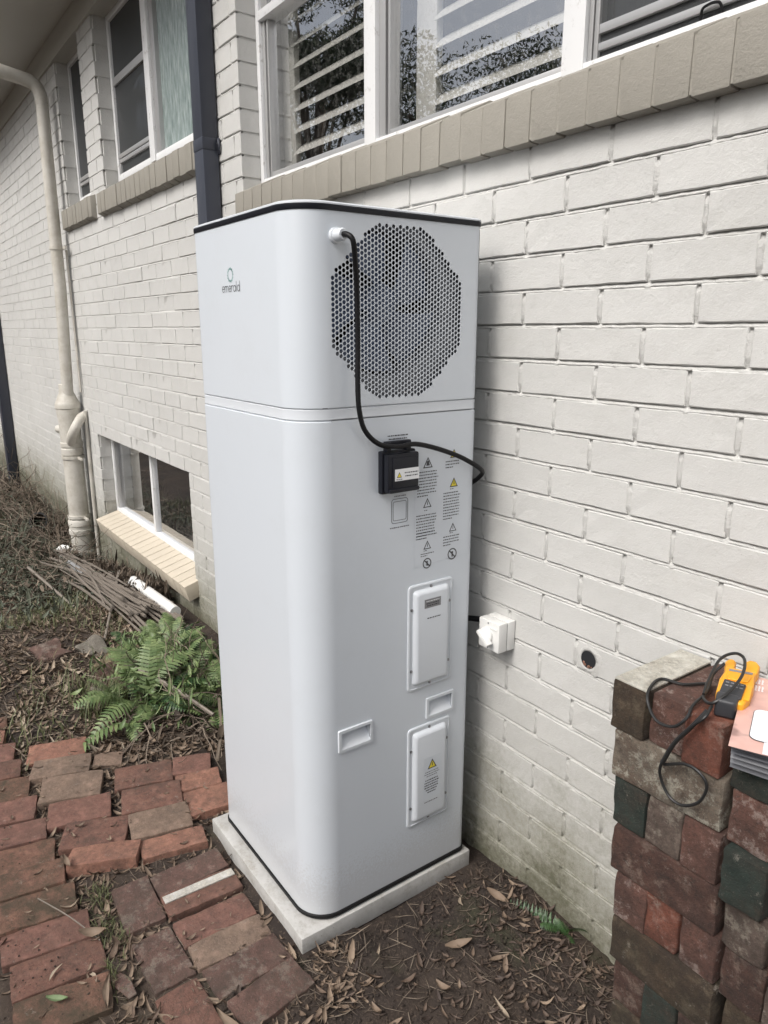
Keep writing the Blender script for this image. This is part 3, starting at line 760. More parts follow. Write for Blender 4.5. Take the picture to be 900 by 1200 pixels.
for k in range(5):
    if bl0 is None:
        v = []; f = []; nr, na = 6, 6
        for i in range(nr + 1):
            r_ = .042 + (.158 - .042) * i / nr
            for j in range(na + 1):
                a = (j / na - .5) * (1.0 if i > 1 else .9) + .25 * i / nr; v.append(((j / na - .5) * .03 + .0, r_ * math.cos(a), r_ * math.sin(a)))
        for i in range(nr):
            for j in range(na): q = i * (na + 1) + j; f.append((q, q + 1, q + na + 2, q + na + 1))
        bl0 = pyobj('fan_blade', v, f, M['blade'], fan, True); bl = bl0
    else: bl = copy_of(bl0, fan)
    bl.rotation_euler = (2 * math.pi * k / 5 + .4, 0, 0)
# handles
def tagT(o): return T(o)
for (a, b, c, d) in HP:
    m = MB(); L = rr_loop(a, b, c, d, .003); Lo = rr_loop(a - .009, b + .009, c - .009, d + .009, .004); n = len(L); v = []
    v += [(X1 - .0005, y, z) for y, z in Lo] + [(X1 + .0045, y * .5 + .5 * (y), z) for y, z in Lo] 
    v = [(X1 - .001, y, z) for y, z in Lo] + [(X1 + .0045, (y - (a + b) / 2) * .97 + (a + b) / 2, (z - (c + d) / 2) * .96 + (c + d) / 2) for y, z in Lo] + [(X1 + .0045, y, z) for y, z in L]
    yc = (a + b) / 2
    f = []
    for j in range(2):
        f += [(j * n + i, j * n + (i + 1) % n, (j + 1) * n + (i + 1) % n, (j + 1) * n + i) for i in range(n)]
    m2 = MB(); xi, xo = X1 - .030, X1 + .0044
    m2.add([(xo, a, c), (xo, b, c), (xi, b, d - .004), (xi, a, d - .004), (xo, a, d), (xo, b, d)], [(0, 1, 2, 3), (3, 2, 5, 4), (0, 3, 4), (1, 5, 2)])
    m.add(v, f); o = T(m.build('carry_handle', M['casing2'], tank, smooth='fix')); o.data.set_sharp_from_angle(angle=R(25)); m2.build('finger_pocket', M['casing2'], o)
# access panels
def dashes(lines, y0, x, parent, name, mat, h=.0016, seed=1, dens=.82):
    """small print: lines = (z, width) built as short flat marks on the plane x"""
    r_ = random.Random(seed); m = MB()
    for z, w_, ya in lines:
        y = ya
        while y < ya + w_:
            l = r_.uniform(.0025, .0075); l = min(l, ya + w_ - y)
            if l > .001: m.add([(x, y, z), (x, y + l, z), (x, y + l, z + h), (x, y, z + h)], [(0, 1, 2, 3)])
            y += l + r_.uniform(.0010, .002)
    return m.build(name, mat, parent)
def tri(cy, cz, s_, x, parent, fill, t_=.12, mark=True, name='warning_triangle'):
    P = [(cy - s_ * .5, cz), (cy + s_ * .5, cz), (cy, cz + s_ * .9)]
    m = MB(); m.add([(x, *q) for q in P], [(0, 1, 2)]); o = m.build(name, M['ink'], parent)
    ccy, ccz = cy, cz + s_ * .3; k = .70
    m = MB(); m.add([(x + .0003, ccy + (a - ccy) * k, ccz + (b - ccz) * k) for a, b in P], [(0, 1, 2)]); m.build('triangle_fill', fill, o if False else parent)
    if mark:
        m = MB(); m.add([(x + .0006, cy - s_ * .05, cz + s_ * .24), (x + .0006, cy + s_ * .05, cz + s_ * .24), (x + .0006, cy + s_ * .03, cz + s_ * .58), (x + .0006, cy - s_ * .03, cz + s_ * .58)], [(0, 1, 2, 3)]); m.build('triangle_mark', M['ink'], parent)
def panel(y0, y1, z0, z1, lab):
    m = MB(); v = []
    loops = [(X1 - .001, 0, .012), (X1 + .003, 0, .012), (X1 + .0045, .002, .011), (X1 + .0045, .006, .009), (X1 + .003, .0065, .009), (X1 + .003, .0155, .010), (X1 + .0095, .0185, .010), (X1 + .0145, .023, .010), (X1 + .0155, .028, .008)]
    n = 4 * 6
    for x, ins, r_ in loops: v += [(x, y, z) for y, z in rr_loop(y0 + ins, y1 - ins, z0 + ins, z1 - ins, r_)]
    f = [(j * n + i, j * n + (i + 1) % n, (j + 1) * n + (i + 1) % n, (j + 1) * n + i) for j in range(len(loops) - 1) for i in range(n)]
    f.append(tuple(range((len(loops) - 1) * n, len(loops) * n)))
    m.add(v, f); o = T(m.build('access_cover', M['casing2'], tank, smooth='fix')); o.data.set_sharp_from_angle(angle=R(38))
    H_ = z1 - z0
    for (y, z) in (((y0 + y1) / 2, z1 - .0115), ((y0 + y1) / 2, z0 + .0115), (y0 + .011, z1 - H_ * .22), (y0 + .011, z0 + H_ * .2), (y1 - .011, z1 - H_ * .22), (y1 - .011, z0 + H_ * .2)):
        MB().lathe([(.0042, 0), (.0042, .002), (.002, .0032)], (X1 + .003, y, z), 10, Rm).build('screw', M['steel'], o, smooth='fix')
    return o
p1 = panel(-.313, -.160, -1.053, -.748, 0); p2 = panel(-.310, -.158, -1.482, -1.168, 1)
xp = X1 + .0160
m = MB(); m.add([(xp, -.268, -.815), (xp, -.212, -.815), (xp, -.212, -.790), (xp, -.268, -.790)], [(0, 1, 2, 3)]); o = m.build('label_plate', M['plate'], p1)
dashes([(-.797, .044, -.262)], 0, xp + .0004, p1, 'label_print', M['paper'], .0022, 4); dashes([(-.810, .040, -.260), (-.804, .044, -.262)], 0, xp + .0004, p1, 'label_print', M['ink'], .0035, 5)
dashes([(-.846, .046, -.258)], 0, xp, p1, 'label_print', M['ink'], .003, 6)
m = MB(); m.add([(xp, -.262, -1.40), (xp, -.200, -1.40), (xp, -.200, -1.268), (xp, -.262, -1.268)], [(0, 1, 2, 3)]); m.build('warning_label', M['tape'], p2)
tri(-.232, -1.305, .033, xp + .0004, p2, M['warn_y'])
dashes([(-1.315, .048, -.257), (-1.322, .054, -.260), (-1.329, .038, -.252)], 0, xp + .0004, p2, 'label_print', M['ink_soft'], .0022, 7)
dashes([(-1.342, .046, -.256), (-1.350, .052, -.259), (-1.358, .050, -.259), (-1.366, .052, -.259), (-1.374, .042, -.254), (-1.382, .030, -.248)], 0, xp + .0004, p2, 'label_print', M['ink'], .0036, 8)
dashes([(-1.412, .050, -.258)], 0, xp, p2, 'label_print', M['ink_soft'], .0024, 9)
# printed warnings on the lower casing
pl = MB(); xw = X1 + .0006
pl.add([(xw, -.292, -.700), (xw, -.108, -.690), (xw, -.108, -.385), (xw, -.292, -.385)], [(0, 1, 2, 3)]); wl = T(pl.build('warning_sheet', M['tape'], tank))
xw += .0004
def para(y, z0, z1, wid, seed, parent=wl, mat=M['ink'], pitch=.0078, h=.0026):
    r_ = random.Random(seed); z = z0; L = []
    while z > z1: L.append((z, wid * r_.uniform(.82, 1) if z - pitch > z1 else wid * .5, y)); z -= pitch
    dashes(L, 0, xw, parent, 'print_text', mat, h, seed)
tri(-.252, -.438, .032, xw, wl, M['tape'], mark=False); m = MB(); m.add([(xw + .0007, -.258, -.432), (xw + .0007, -.246, -.432), (xw + .0007, -.250, -.418), (xw + .0007, -.256, -.421)], [(0, 1, 2, 3)]); m.build('flame_mark', M['ink'], wl)
para(-.286, -.449, -.512, .070, 11)
tri(-.252, -.542, .028, xw, wl, M['tape']); para(-.262, -.5505, -.551, .020, 1, h=.002); para(-.288, -.563, -.630, .072, 12)
para(-.288, -.610, -.622, .072, 13)
tri(-.250, -.655, .026, xw, wl, M['tape']); para(-.262, -.660, -.662, .022, 14, h=.002); para(-.272, -.668, -.677, .045, 15, pitch=.006, h=.002)
tri(-.165, -.420, .026, xw, wl, M['warn_y']); para(-.193, -.430, -.452, .052, 16)
tri(-.163, -.498, .028, xw, wl, M['warn_y']); para(-.176, -.504, -.506, .024, 17, h=.002); para(-.198, -.514, -.590, .062, 18)
tri(-.163, -.620, .026, xw, wl, M['tape']); para(-.174, -.625, -.627, .022, 19, h=.002); para(-.196, -.634, -.662, .058, 20)
def noentry(cy, cz, r_, parent):
    m = MB(); n = 24; v = []
    for rr in (r_, r_ * .80): v += [(xw, cy + rr * math.cos(2 * math.pi * k / n), cz + rr * math.sin(2 * math.pi * k / n)) for k in range(n)]
    m.add(v, [(k, (k + 1) % n, n + (k + 1) % n, n + k) for k in range(n)])
    c = R(135); d = (math.cos(c), math.sin(c)); e = (-d[1], d[0]); w_ = r_ * .11
    m.add([(xw, cy + d[0] * r_ * .85 * s1 + e[0] * w_ * s2, cz + d[1] * r_ * .85 * s1 + e[1] * w_ * s2) for s1, s2 in ((-1, -1), (1, -1), (1, 1), (-1, 1))], [(0, 1, 2, 3)])
    m.add([(xw + .0002, cy - r_ * .12, cz - r_ * .5), (xw + .0002, cy + r_ * .12, cz - r_ * .5), (xw + .0002, cy + r_ * .2, cz + r_ * .45), (xw + .0002, cy - r_ * .2, cz + r_ * .45)], [(0, 1, 2, 3)])
    m.build('prohibition_mark', M['ink'], parent)
noentry(-.163, -.684 + .0, .016, wl); noentry(-.250, -.6955 + .001, .0145, wl)
para(-.196, -.7045, -.712, .055, 21) if False else None
# code panel frame (the code itself is left out) and the line of print over the box
xq = X1 + .0006
def ring_rect(y0, y1, z0, z1, t_, r_, parent, mat, name):
    m = MB(); A = rr_loop(y0, y1, z0, z1, r_); B = rr_loop(y0 + t_, y1 - t_, z0 + t_, z1 - t_, max(.001, r_ - t_)); n = len(A)
    m.add([(xq, *q) for q in A] + [(xq, *q) for q in B], [(k, (k + 1) % n, n + (k + 1) % n, n + k) for k in range(n)]); return T(m.build(name, mat, parent))
cf = ring_rect(-.367, -.315, -.570, -.506, .0014, .008, tank, M['ink'], 'code_panel_frame')
ring_rect(-.362, -.320, -.563, -.513, .0012, .005, tank, M['ink'], 'code_panel_frame')
cp = T(dashes([(-.501, .036, -.358), (-.582, .060, -.371)], 0, xq, tank, 'print_text', M['ink_soft'], .0026, 31))
T(dashes([(-.348, .062, -.379), (-.356, .056, -.376)], 0, xq, tank, 'print_text', M['ink'], .0030, 32))
# gland and power cord
g0 = Vector((X1, -.520, .103))
gl = T(MB().lathe([(.017, 0), (.017, .008), (.0135, .010), (.0135, .030), (.011, .034)], g0, 16, Rm).build('cable_gland', M['casing2'], tank, smooth='fix'))
cp_ = [(X1 + .022, -.520, .103), (X1 + .045, -.519, .101), (X1 + .058, -.512, .088), (X1 + .048, -.500, .045), (X1 + .034, -.487, -.02), (X1 + .028, -.482, -.12), (X1 + .028, -.483, -.215), (X1 + .03, -.481, -.273), (X1 + .03, -.465, -.323), (X1 + .034, -.426, -.358), (X1 + .038, -.373, -.367), (X1 + .036, -.321, -.366), (X1 + .034, -.253, -.383), (X1 + .033, -.181, -.409), (X1 + .034, -.134, -.432), (X1 + .03, -.098, -.452), (X1 + .012, -.072, -.470), (X1 - .015, -.066, -.492), (X1 - .05, -.066, -.52), (X1 - .1, -.06, -.60)]
T(MB().tube(spline(cp_, 6), .0062, 10).build('power_cord', M['black'], tank, smooth=True))
# socket box
bx = empty('socket_box', (0, 0, 0), 0, tank); bx.location = TO
def bxp(m, name, mat, bevel=0): return m.build(name, mat, bx, bevel=bevel)
m = MB(); m.box((X1, -.408, -.486), (X1 + .018, -.306, -.380)); bxp(m, 'back_box', M['blackpl'], .004)
m = MB(); m.box((X1 + .018, -.405, -.481), (X1 + .038, -.309, -.384)); bxp(m, 'flap_cover', M['blackpl'], .007)
m = MB(); m.box((X1 + .038, -.392, -.470), (X1 + .0405, -.316, -.394)); bxp(m, 'cover_panel', M['blackpl'], .001)
for y in (-.398, -.338): 
    m = MB(); m.box((X1 + .008, y, -.381), (X1 + .024, y + .014, -.358)); bxp(m, 'handle_post', M['blackpl'], .002)
m = MB(); m.box((X1 + .010, -.399, -.366), (X1 + .022, -.323, -.356)); bxp(m, 'handle_bar', M['blackpl'], .002)
m = MB(); m.box((X1 + .018, -.402, -.480), (X1 + .043, -.312, -.470)); bxp(m, 'flap_lip', M['blackpl'], .002)
xb = X1 + .0409
m = MB(); m.add([(xb, -.386, -.451), (xb, -.312, -.451), (xb, -.312, -.422), (xb, -.386, -.422)], [(0, 1, 2, 3)]); bl = bxp(m, 'box_label', M['paper'])
tri(-.373, -.443, .015, xb + .0004, bx, M['warn_y'], mark=False)
o = dashes([(-.434, .042, -.357), (-.442, .038, -.355)], 0, xb + .0004, bx, 'label_print', M['ink'], .0028, 41); o = dashes([(-.4485, .018, -.382)], 0, xb + .0004, bx, 'label_print', M['ink_soft'], .002, 42)
# logo on the front face
yl = Y0 - .0006
v = []; f = []
for k in range(28):
    a = 2 * math.pi * k / 28; r0 = .0125; r1 = .0165 if k % 2 else .0182; w_ = .0009
    c, s_ = math.cos(a), math.sin(a); b = len(v)
    v += [(-.392 + c * r0 - s_ * w_, yl, .036 + s_ * r0 + c * w_), (-.392 + c * r0 + s_ * w_, yl, .036 + s_ * r0 - c * w_), (-.392 + c * r1 + s_ * w_, yl, .036 + s_ * r1 - c * w_), (-.392 + c * r1 - s_ * w_, yl, .036 + s_ * r1 + c * w_)]
    f.append((b, b + 1, b + 2, b + 3))
T(pyobj('logo_ring', v, f, M['teal'], tank))
# lettering drawn with thin round strokes
lg = MB()
def stroke(P, w_=.0016): 
    P = [Vector((p[0], 0, p[1])) for p in P]
    for a, b in zip(P[:-1], P[1:]):
        d = (b - a); L_ = d.length
        if L_ < 1e-6: continue
        d /= L_; n = Vector((-d.z, 0, d.x)) * w_ / 2; a2 = a - d * w_ * .3; b2 = b + d * w_ * .3
        lg.add([(q.x, yl, q.z) for q in (a2 - n, b2 - n, b2 + n, a2 + n)], [(0, 1, 2, 3)])
def arc2(cx, cz, rx, rz, a0, a1, n=12): return [(cx + rx * math.cos(R(a0 + (a1 - a0) * i / n)), cz + rz * math.sin(R(a0 + (a1 - a0) * i / n))) for i in range(n + 1)]
bz = -.004; xh = .0145; x = -.4445; rr = xh / 2
def c_e(x): stroke([(x + .001, bz + rr), (x + .0125, bz + rr)] + arc2(x + .0068, bz + rr, .0062, rr, 0, 320)); return .0165
def c_m(x): stroke([(x, bz), (x, bz + xh)]); stroke([(x, bz + rr)] + arc2(x + .0048, bz + xh - .0048, .0048, .0048, 180, 0, 8) + [(x + .0096, bz)]); stroke(arc2(x + .0144, bz + xh - .0048, .0048, .0048, 180, 0, 8) + [(x + .0192, bz)]); return .0235
def c_r(x): stroke([(x, bz), (x, bz + xh)]); stroke(arc2(x + .006, bz + xh - .006, .006, .006, 180, 70, 6)); return .0105
def c_a(x): stroke(arc2(x + .0066, bz + rr, .0066, rr, 0, 360)); stroke([(x + .0136, bz), (x + .0136, bz + xh)]); return .0185
def c_l(x): stroke([(x, bz), (x, bz + .0235)]); return .005
def c_d(x): stroke(arc2(x + .0066, bz + rr, .0066, rr, 0, 360)); stroke([(x + .0136, bz), (x + .0136, bz + .0235)]); return .018
for fn in (c_e, c_m, c_e, c_r, c_a, c_l, c_d): x += fn(x)
T(lg.build('logo_lettering', M['ink'], tank))

# ------------------------------------------------------------------ concrete pad
m = MB(); m.box((-.655, -.664, -1.715), (-.053, -.072, -1.655))
pad = m.build('concrete_pad', M['slab'], None, bevel=.004); tag(pad, 'pale square concrete pad under the white tank', 'concrete pad')
bm = bmesh.new(); bm.from_mesh(pad.data)
bmesh.ops.subdivide_edges(bm, edges=[e for e in bm.edges if e.calc_length() > .3], cuts=24, use_grid_fill=True)
for q in bm.verts:
    p_ = q.co; k = 1 if abs(p_.z + 1.655) < .01 else .4
    q.co.z += .0012 * vnoise(p_.x * 14, p_.y * 14, p_.z * 9) * k; q.co.x += .0012 * vnoise(p_.y * 20, p_.z * 30, 3); q.co.y += .0012 * vnoise(p_.x * 20, p_.z * 30, 7)
bm.to_mesh(pad.data); bm.free()
m = MB(); m.box((-.645, -.655, -1.78), (-.06, -.08, -1.716)); o = m.build('pad_underside', M['slab'], pad)

# ------------------------------------------------------------------ isolator switch on the wall
sw = empty('isolator_switch', (-.008, 0, -.925)); tag(sw, 'white weatherproof isolator switch box with rotary knob on the brick wall', 'switch')
SO = -Vector(sw.location)
def W_(o): o.location = SO; return o
m = MB(); m.box((-.055, -.0295, -.972), (.026, -.001, -.886)); W_(m.build('back_box', M['pvc'], sw, bevel=.003))
m = MB(); m.box((-.052, -.0315, -.969), (.023, -.0298, -.889)); W_(m.build('gasket', M['black'], sw))
m = MB(); m.box((-.055, -.064, -.972), (.026, -.0318, -.886)); W_(m.build('front_cover', M['pvc'], sw, bevel=.004))
Ry = Matrix.Rotation(R(90), 4, 'X')
W_(MB().lathe([(.0225, 0), (.0225, .006), (.019, .009)], (-.020, -.064, -.928), 24, Ry).build('knob_base', M['pvc'], sw, smooth='fix'))
m = MB(); Mk = Matrix.Translation((-.020, -.073, -.928)) @ Matrix.Rotation(R(38), 4, 'Y')
m.box((-.020, -.018, -.006), (.034, .002, .006), Mk); W_(m.build('knob', M['pvc'], sw, bevel=.0028))
m = MB(); m.prism([(.0, -.003), (.030, -.0015), (.030, .0015), (.0, .003)], -.066, -.064, 1, Matrix.Translation((-.012, 0, -.905))); W_(m.build('rib', M['pvc'], sw))
for x, z in ((-.017, -.893), (-.017, -.966)): W_(MB().lathe([(.0026, 0), (.0026, .0012)], (x, -.0638, z), 8, Ry).build('screw', M['steel'], sw, smooth='fix'))
W_(MB().tube(spline([(-.054, -.012, -.915), (-.08, -.014, -.917), (-.12, -.03, -.922), (-.16, -.04, -.93)], 5), .0085, 10).build('cable', M['black'], sw, smooth=True))

# ------------------------------------------------------------------ brick pavers
path = empty('brick_path', (-1.0, -.95, -1.72)); tag(path, kind='structure', label='uneven path of loose old brick pavers left of the tank')
PO = -Vector(path.location)
pm = {}
def paver_mesh(key, w_, l_, h_, mat, seed, bev=.0045):
    r_ = random.Random(seed); bm = bmesh.new(); bmesh.ops.create_cube(bm, size=1)
    for q in bm.verts: q.co = Vector((q.co.x * l_, q.co.y * w_, q.co.z * h_))
    bmesh.ops.bevel(bm, geom=bm.edges[:], offset=bev, segments=2, affect='EDGES', profile=.6)
    bmesh.ops.subdivide_edges(bm, edges=[e for e in bm.edges if e.calc_length() > .06], cuts=5, use_grid_fill=True)
    o = Vector((seed * 3.1, seed * 1.7, 0))
    for q in bm.verts:
        d = Vector((noise.noise(q.co * 28 + o), noise.noise(q.co * 28 + o + Vector((9, 0, 0))), noise.noise(q.co * 22 + o + Vector((0, 9, 0)))))
        q.co += d * .0034
        k = 0 if (abs(q.co.x) < l_ * .44 or abs(q.co.y) < w_ * .40) else 1
        if k: q.co *= 1 - .004 - .03 * max(0, noise.noise(q.co * 9 + o))
    me = bpy.data.meshes.new('brick'); bm.to_mesh(me); bm.free(); me.materials.append(mat); me.shade_smooth(); me.set_sharp_from_angle(angle=R(50)); return me
# x, y, length, width, yaw of length, material, top z, tilt(y), tilt(x)
Z1 = -1.672; Z2 = -1.688
PV = [
 (-1.424, -.981, .208, .132, 74, 'p_orange', Z1 - .006, 0, 2), (-1.293, -.993, .206, .128, 71, 'p_tan', Z1, 0, 2), (-1.136, -.993, .204, .148, 71, 'p_tan', Z1 + .002, 0, 3),
 (-.988, -1.001, .200, .132, 75, 'p_red', Z1 - .002, 0, 3), (-.836, -.989, .200, .130, 67, 'p_brown', Z1 + .004, 0, 2), (-.712, -.992, .208, .096, 64, 'p_orange', Z1 + .004, 0, -7),
 (-1.258, -.836, .105, .095, 70, 'p_tan', Z1 - .012, 3, 0), (-1.062, -.760, .202, .130, 74, 'p_brown', Z1, 2, 3), (-.914, -.778, .200, .138, 74, 'p_brown', Z1, 0, 2),
 (-.770, -.798, .195, .134, 79, 'p_tan', Z1, 0, 2), (-.648, -.797, .200, .094, 79, 'p_orange', Z1 - .002, 0, -4),
 (-1.030, -.590, .140, .115, 69, 'p_red', Z1 - .004, 0, 2), (-.922, -.606, .155, .104, 75, 'p_orange', Z1 - .004, 0, 3), (-.796, -.618, .165, .140, 83, 'p_orange', Z1 - .008, 0, 1),
 (-1.83, -1.21, .225, .115, 80, 'p_moss', Z1 - .03, 0, 0), (-1.68, -1.24, .225, .118, 77, 'p_orange', Z1 - .01, 0, 1),
 (-1.545, -1.225, .225, .132, 76, 'p_red', Z1 - .008, 0, 3), (-1.408, -1.225, .225, .132, 78, 'p_brown', Z1 - .006, 0, 1), (-1.262, -1.222, .225, .132, 76, 'p_moss', Z1 - .004, 0, 2), (-1.125, -1.224, .225, .132, 75, 'p_red', Z1 - .006, 0, 1),
 (-.985, -1.220, .225, .110, 78, 'p_red', Z1 - .006, 0, 2), (-.865, -1.218, .222, .120, 79, 'p_moss', Z1 - .010, 0, 1), (-.745, -1.215, .222, .120, 80, 'p_moss', Z1 - .011, 0, 0),
 (-.622, -1.212, .222, .120, 82, 'p_moss', Z1 - .013, 0, 0), (-.500, -1.205, .222, .120, 82, 'p_red', Z1 - .016, 0, 0), (-.378, -1.20, .222, .120, 84, 'p_brown', Z1 - .018, 0, 0), (-.252, -1.215, .222, .120, 80, 'p_moss', Z1 - .021, 0, 0),
 (-.467, -.966, .190, .108, -2, 'p_dark', Z2 + .002, 0, 0), (-.502, -.800, .214, .096, 91, 'p_dark', Z2 + .003, 0, 2), (-.404, -.801, .218, .094, 89, 'p_brown', Z2 + .003, 0, -1),
 (-.247, -.972, .186, .110, 1, 'p_dark', Z2, 0, 1), (-.291, -.808, .214, .098, 90, 'p_red', Z2 + .002, 0, 1), (-.198, -.804, .210, .088, 89, 'p_tan', Z2 + .001, 0, -1),
 (-.099, -.799, .210, .104, 92, 'p_dark', Z2, 0, 1), (-.052, -.972, .176, .110, 1, 'p_brown', Z2 - .002, 0, 0), (.010, -.786, .196, .104, 98, 'p_dark', Z2 + .002, 0, 2), (.13, -.975, .18, .11, 4, 'p_dark', Z2 - .006, 0, 0)]
for i, (x, y, l_, w_, a, mt, z, ty, tx) in enumerate(PV):
    me = paver_mesh(i, w_, l_, .074, M[mt], i + 1)
    o = bpy.data.objects.new('brick', me); link(o, path); o.rotation_mode = 'XYZ'
    o.location = Vector((x, y, z - .037 + random.gauss(0, .0018))) + PO; o.rotation_euler = (R(tx * .4 + random.gauss(0, 1.3)), R(ty * .6 + random.gauss(0, 1.0)), R(a))
    if i == 29:
        s_ = MB(); s_.box((-.105, .006, .0375), (.105, .034, .0412)); q = s_.build('painted_strip', M['strip'], o)
        q.data.materials.clear(); q.data.materials.append(M['strip'])
        o['label'] = 'brown paver with a white painted strip along it'
# ------------------------------------------------------------------ stack of old bricks at the right
st = empty('brick_stack', (.70, -.13, -1.72), 0); tag(st, 'dry-laid stack of dark weathered bricks against the wall at lower right', 'brick stack')
yaw = R(3.0)
SMs = ['s_brown', 's_red', 's_pink', 's_green', 's_grey', 's_olive']
stm = {}
def smesh(dx, dy, dz, mat, seed): 
    return paver_mesh(seed, dy, dx, dz, M[mat], seed)
def put(x, y, z, dx, dy, dz, mat, seed, jit=.003, parent=st):
    me = smesh(dx, dy, dz, mat, seed); o = bpy.data.objects.new('brick', me); link(o, parent)
    o.location = Vector((x, y, z)) - Vector(parent.location); o.rotation_euler = (0, 0, random.gauss(0, .018)); return o
rows = [  # front face colours, left block (three headers or one stretcher), then the headers to the right
 (['s_olive', 's_pink', 's_red'], ['s_green', 's_brown', 's_brown', 's_red', 's_brown']),
 (['s_pale'], ['s_pink', 's_brown', 's_pink', 's_brown', 's_green']),
 (['s_green', 's_grey', 's_pink'], ['s_green', 's_pink', 's_brown', 's_red', 's_pink']),
 (['s_brown'], ['s_grey', 's_red', 's_brown', 's_green', 's_olive']),
 (['s_pink', 's_red', 's_pink'], ['s_brown', 's_grey', 's_green', 's_brown', 's_pink']),
 (['s_olive'], ['s_olive', 's_brown', 's_pink', 's_grey', 's_brown']),
 (['s_brown', 's_green', 's_brown'], ['s_pink', 's_green', 's_olive', 's_brown', 's_red']),
 (['s_olive'], ['s_brown', 's_grey', 's_brown', 's_pink', 's_brown']),
 (['s_brown', 's_brown', 's_olive'], ['s_brown', 's_brown', 's_brown', 's_pink', 's_brown'])]
M['s_pale'] = brickmat('stack_pale', (.22, .19, .15), (.13, .09, .065), gk=.7, lichen=(.42, .40, .33), lk=.8, grime=(.035, .025, .02))
pitch = .1075; top = -.776; sd_ = 100
for r_, (Lf, Rt) in enumerate(rows):
    z = top - pitch * (r_ + .5); xo = .538 + .0085 * r_; fy_ = -.247 if r_ else -.247
    if len(Lf) == 3:
        for i, mt in enumerate(Lf):
            sd_ += 1; jx = random.gauss(0, .001)
            o = put(xo + .0395 + .0785 * i + jx, fy_ + .117 + random.gauss(0, .005), z, .0760, .230, .1055, mt, sd_)
            if r_ == 0 and i == 0:
                s_ = MB(); s_.box((-.037, -.113, .0520), (.037, .113, .0565)); s_.build('whitewash', M['s_white'], o, bevel=.001, seg=1); o['label'] = 'brick with flaking white paint on top'
            if r_ == 0: o.rotation_euler.z = random.gauss(0, .006)
    else:
        for j in range(3):
            sd_ += 1; put(xo + .1175, fy_ + .038 + .0775 * j + random.gauss(0, .002), z, .233, .0755, .1055, Lf[0] if j == 0 else 's_brown', sd_)
    for i, mt in enumerate(Rt):
        sd_ += 1
        put(xo + .2365 + .012 + .0405 + .083 * i, fy_ + .116 + random.gauss(0, .006), z - .004, .080, .230, .1055, mt, sd_)

# ------------------------------------------------------------------ clamp meter on the stack
cm = empty('clamp_meter', (.722, -.125, top + .002)); tag(cm, 'yellow and black clamp meter lying on top of the brick stack', 'clamp meter')
ax = Vector((-.075, .185, 0)).normalized(); px_ = Vector((ax.y, -ax.x, 0))
MM = Matrix(((px_.x, ax.x, 0, 0), (px_.y, ax.y, 0, 0), (0, 0, 1, 0), (0, 0, 0, 1))) @ Matrix.Rotation(R(4), 4, 'X') @ Matrix.Scale(.86, 4)
def cpart(poly, z0, z1, name, mat, bevel=.004, seg=3):
    m = MB(); m.prism(poly, z0, z1, 2, MM); return m.build(name, mat, cm, bevel=bevel, seg=seg)
cpart([(-.024, -.10), (.024, -.10), (.033, -.07), (.035, -.01), (.030, .03), (.034, .052), (-.034, .052), (-.030, .03), (-.035, -.01), (-.033, -.07)], .002, .040, 'body', M['yellow'], .006)
cpart([(-.026, -.090), (.018, -.090), (.020, -.025), (-.024, -.02)], .0405, .046, 'keypad', M['meter_dk'], .002)
cpart([(-.028, -.118), (.012, -.118), (.016, -.080), (-.030, -.078)], .006, .047, 'probe_end', M['meter_dk'], .006)
J1 = [(-.034, .053), (-.012, .053), (-.014, .072), (-.013, .088), (-.019, .101), (-.030, .100), (-.036, .085)]
J2 = [(.034, .053), (.006, .053), (.006, .075), (.004, .098), (.012, .110), (.027, .109), (.036, .09)]
cpart(J1, .006, .036, 'jaw', M['yellow'], .005); cpart(J2, .004, .038, 'jaw', M['yellow'], .005)
cpart([(-.022, .030), (.026, .034), (.026, .043), (-.022, .039)], .0402, .0415, 'display', M['plate'], .0005, 1)
cpart([(-.020, -.012), (.022, -.008), (.026, .022), (-.022, .018)], .0401, .044, 'face_plate', M['yellow'], .002)
m = MB()
for i in range(4):
    for j in range(2): m.box((-.019 + .0095 * i, -.050 + .014 * j, .0462), (-.0125 + .0095 * i, -.046 + .014 * j, .0468), MM)
m.build('key_marks', M['plate'], cm)
m = MB(); m.box((.022, -.085, .0401), (.033, -.02, .043), MM); m.build('side_grip', M['yellow'], cm, bevel=.0012)
# test leads
zt_ = top
L1 = [(.748, -.236, zt_ + .016), (.700, -.150, zt_ + .030), (.668, -.105, zt_ + .045), (.684, -.090, zt_ + .050), (.722, -.125, zt_ + .056), (.742, -.185, zt_ + .05), (.730, -.215, zt_ + .03), (.715, -.22, zt_ + .018)]
L1 = [(.712, -.222, zt_ + .030), (.700, -.190, zt_ + .040), (.680, -.120, zt_ + .058), (.690, -.085, zt_ + .066), (.715, -.095, zt_ + .066), (.742, -.150, zt_ + .060), (.748, -.200, zt_ + .045), (.735, -.232, zt_ + .025), (.700, -.2, zt_ + .012),
      (.671, -.133, zt_ + .006), (.642, -.174, zt_ + .006), (.605, -.190, zt_ + .007), (.612, -.235, zt_ + .007), (.625, -.262, zt_ - .008), (.650, -.268, zt_ - .036), (.685, -.268, zt_ - .034), (.706, -.262, zt_ - .010), (.702, -.235, zt_ + .008), (.690, -.17, zt_ + .010), (.668, -.115, zt_ + .02), (.675, -.09, zt_ + .04)]
ld = MB().tube(spline(L1, 6), .0030, 8).build('test_lead', M['lead'], None, smooth=True)
tag(ld, 'thin black test lead looping over the top left bricks of the stack', 'test lead')
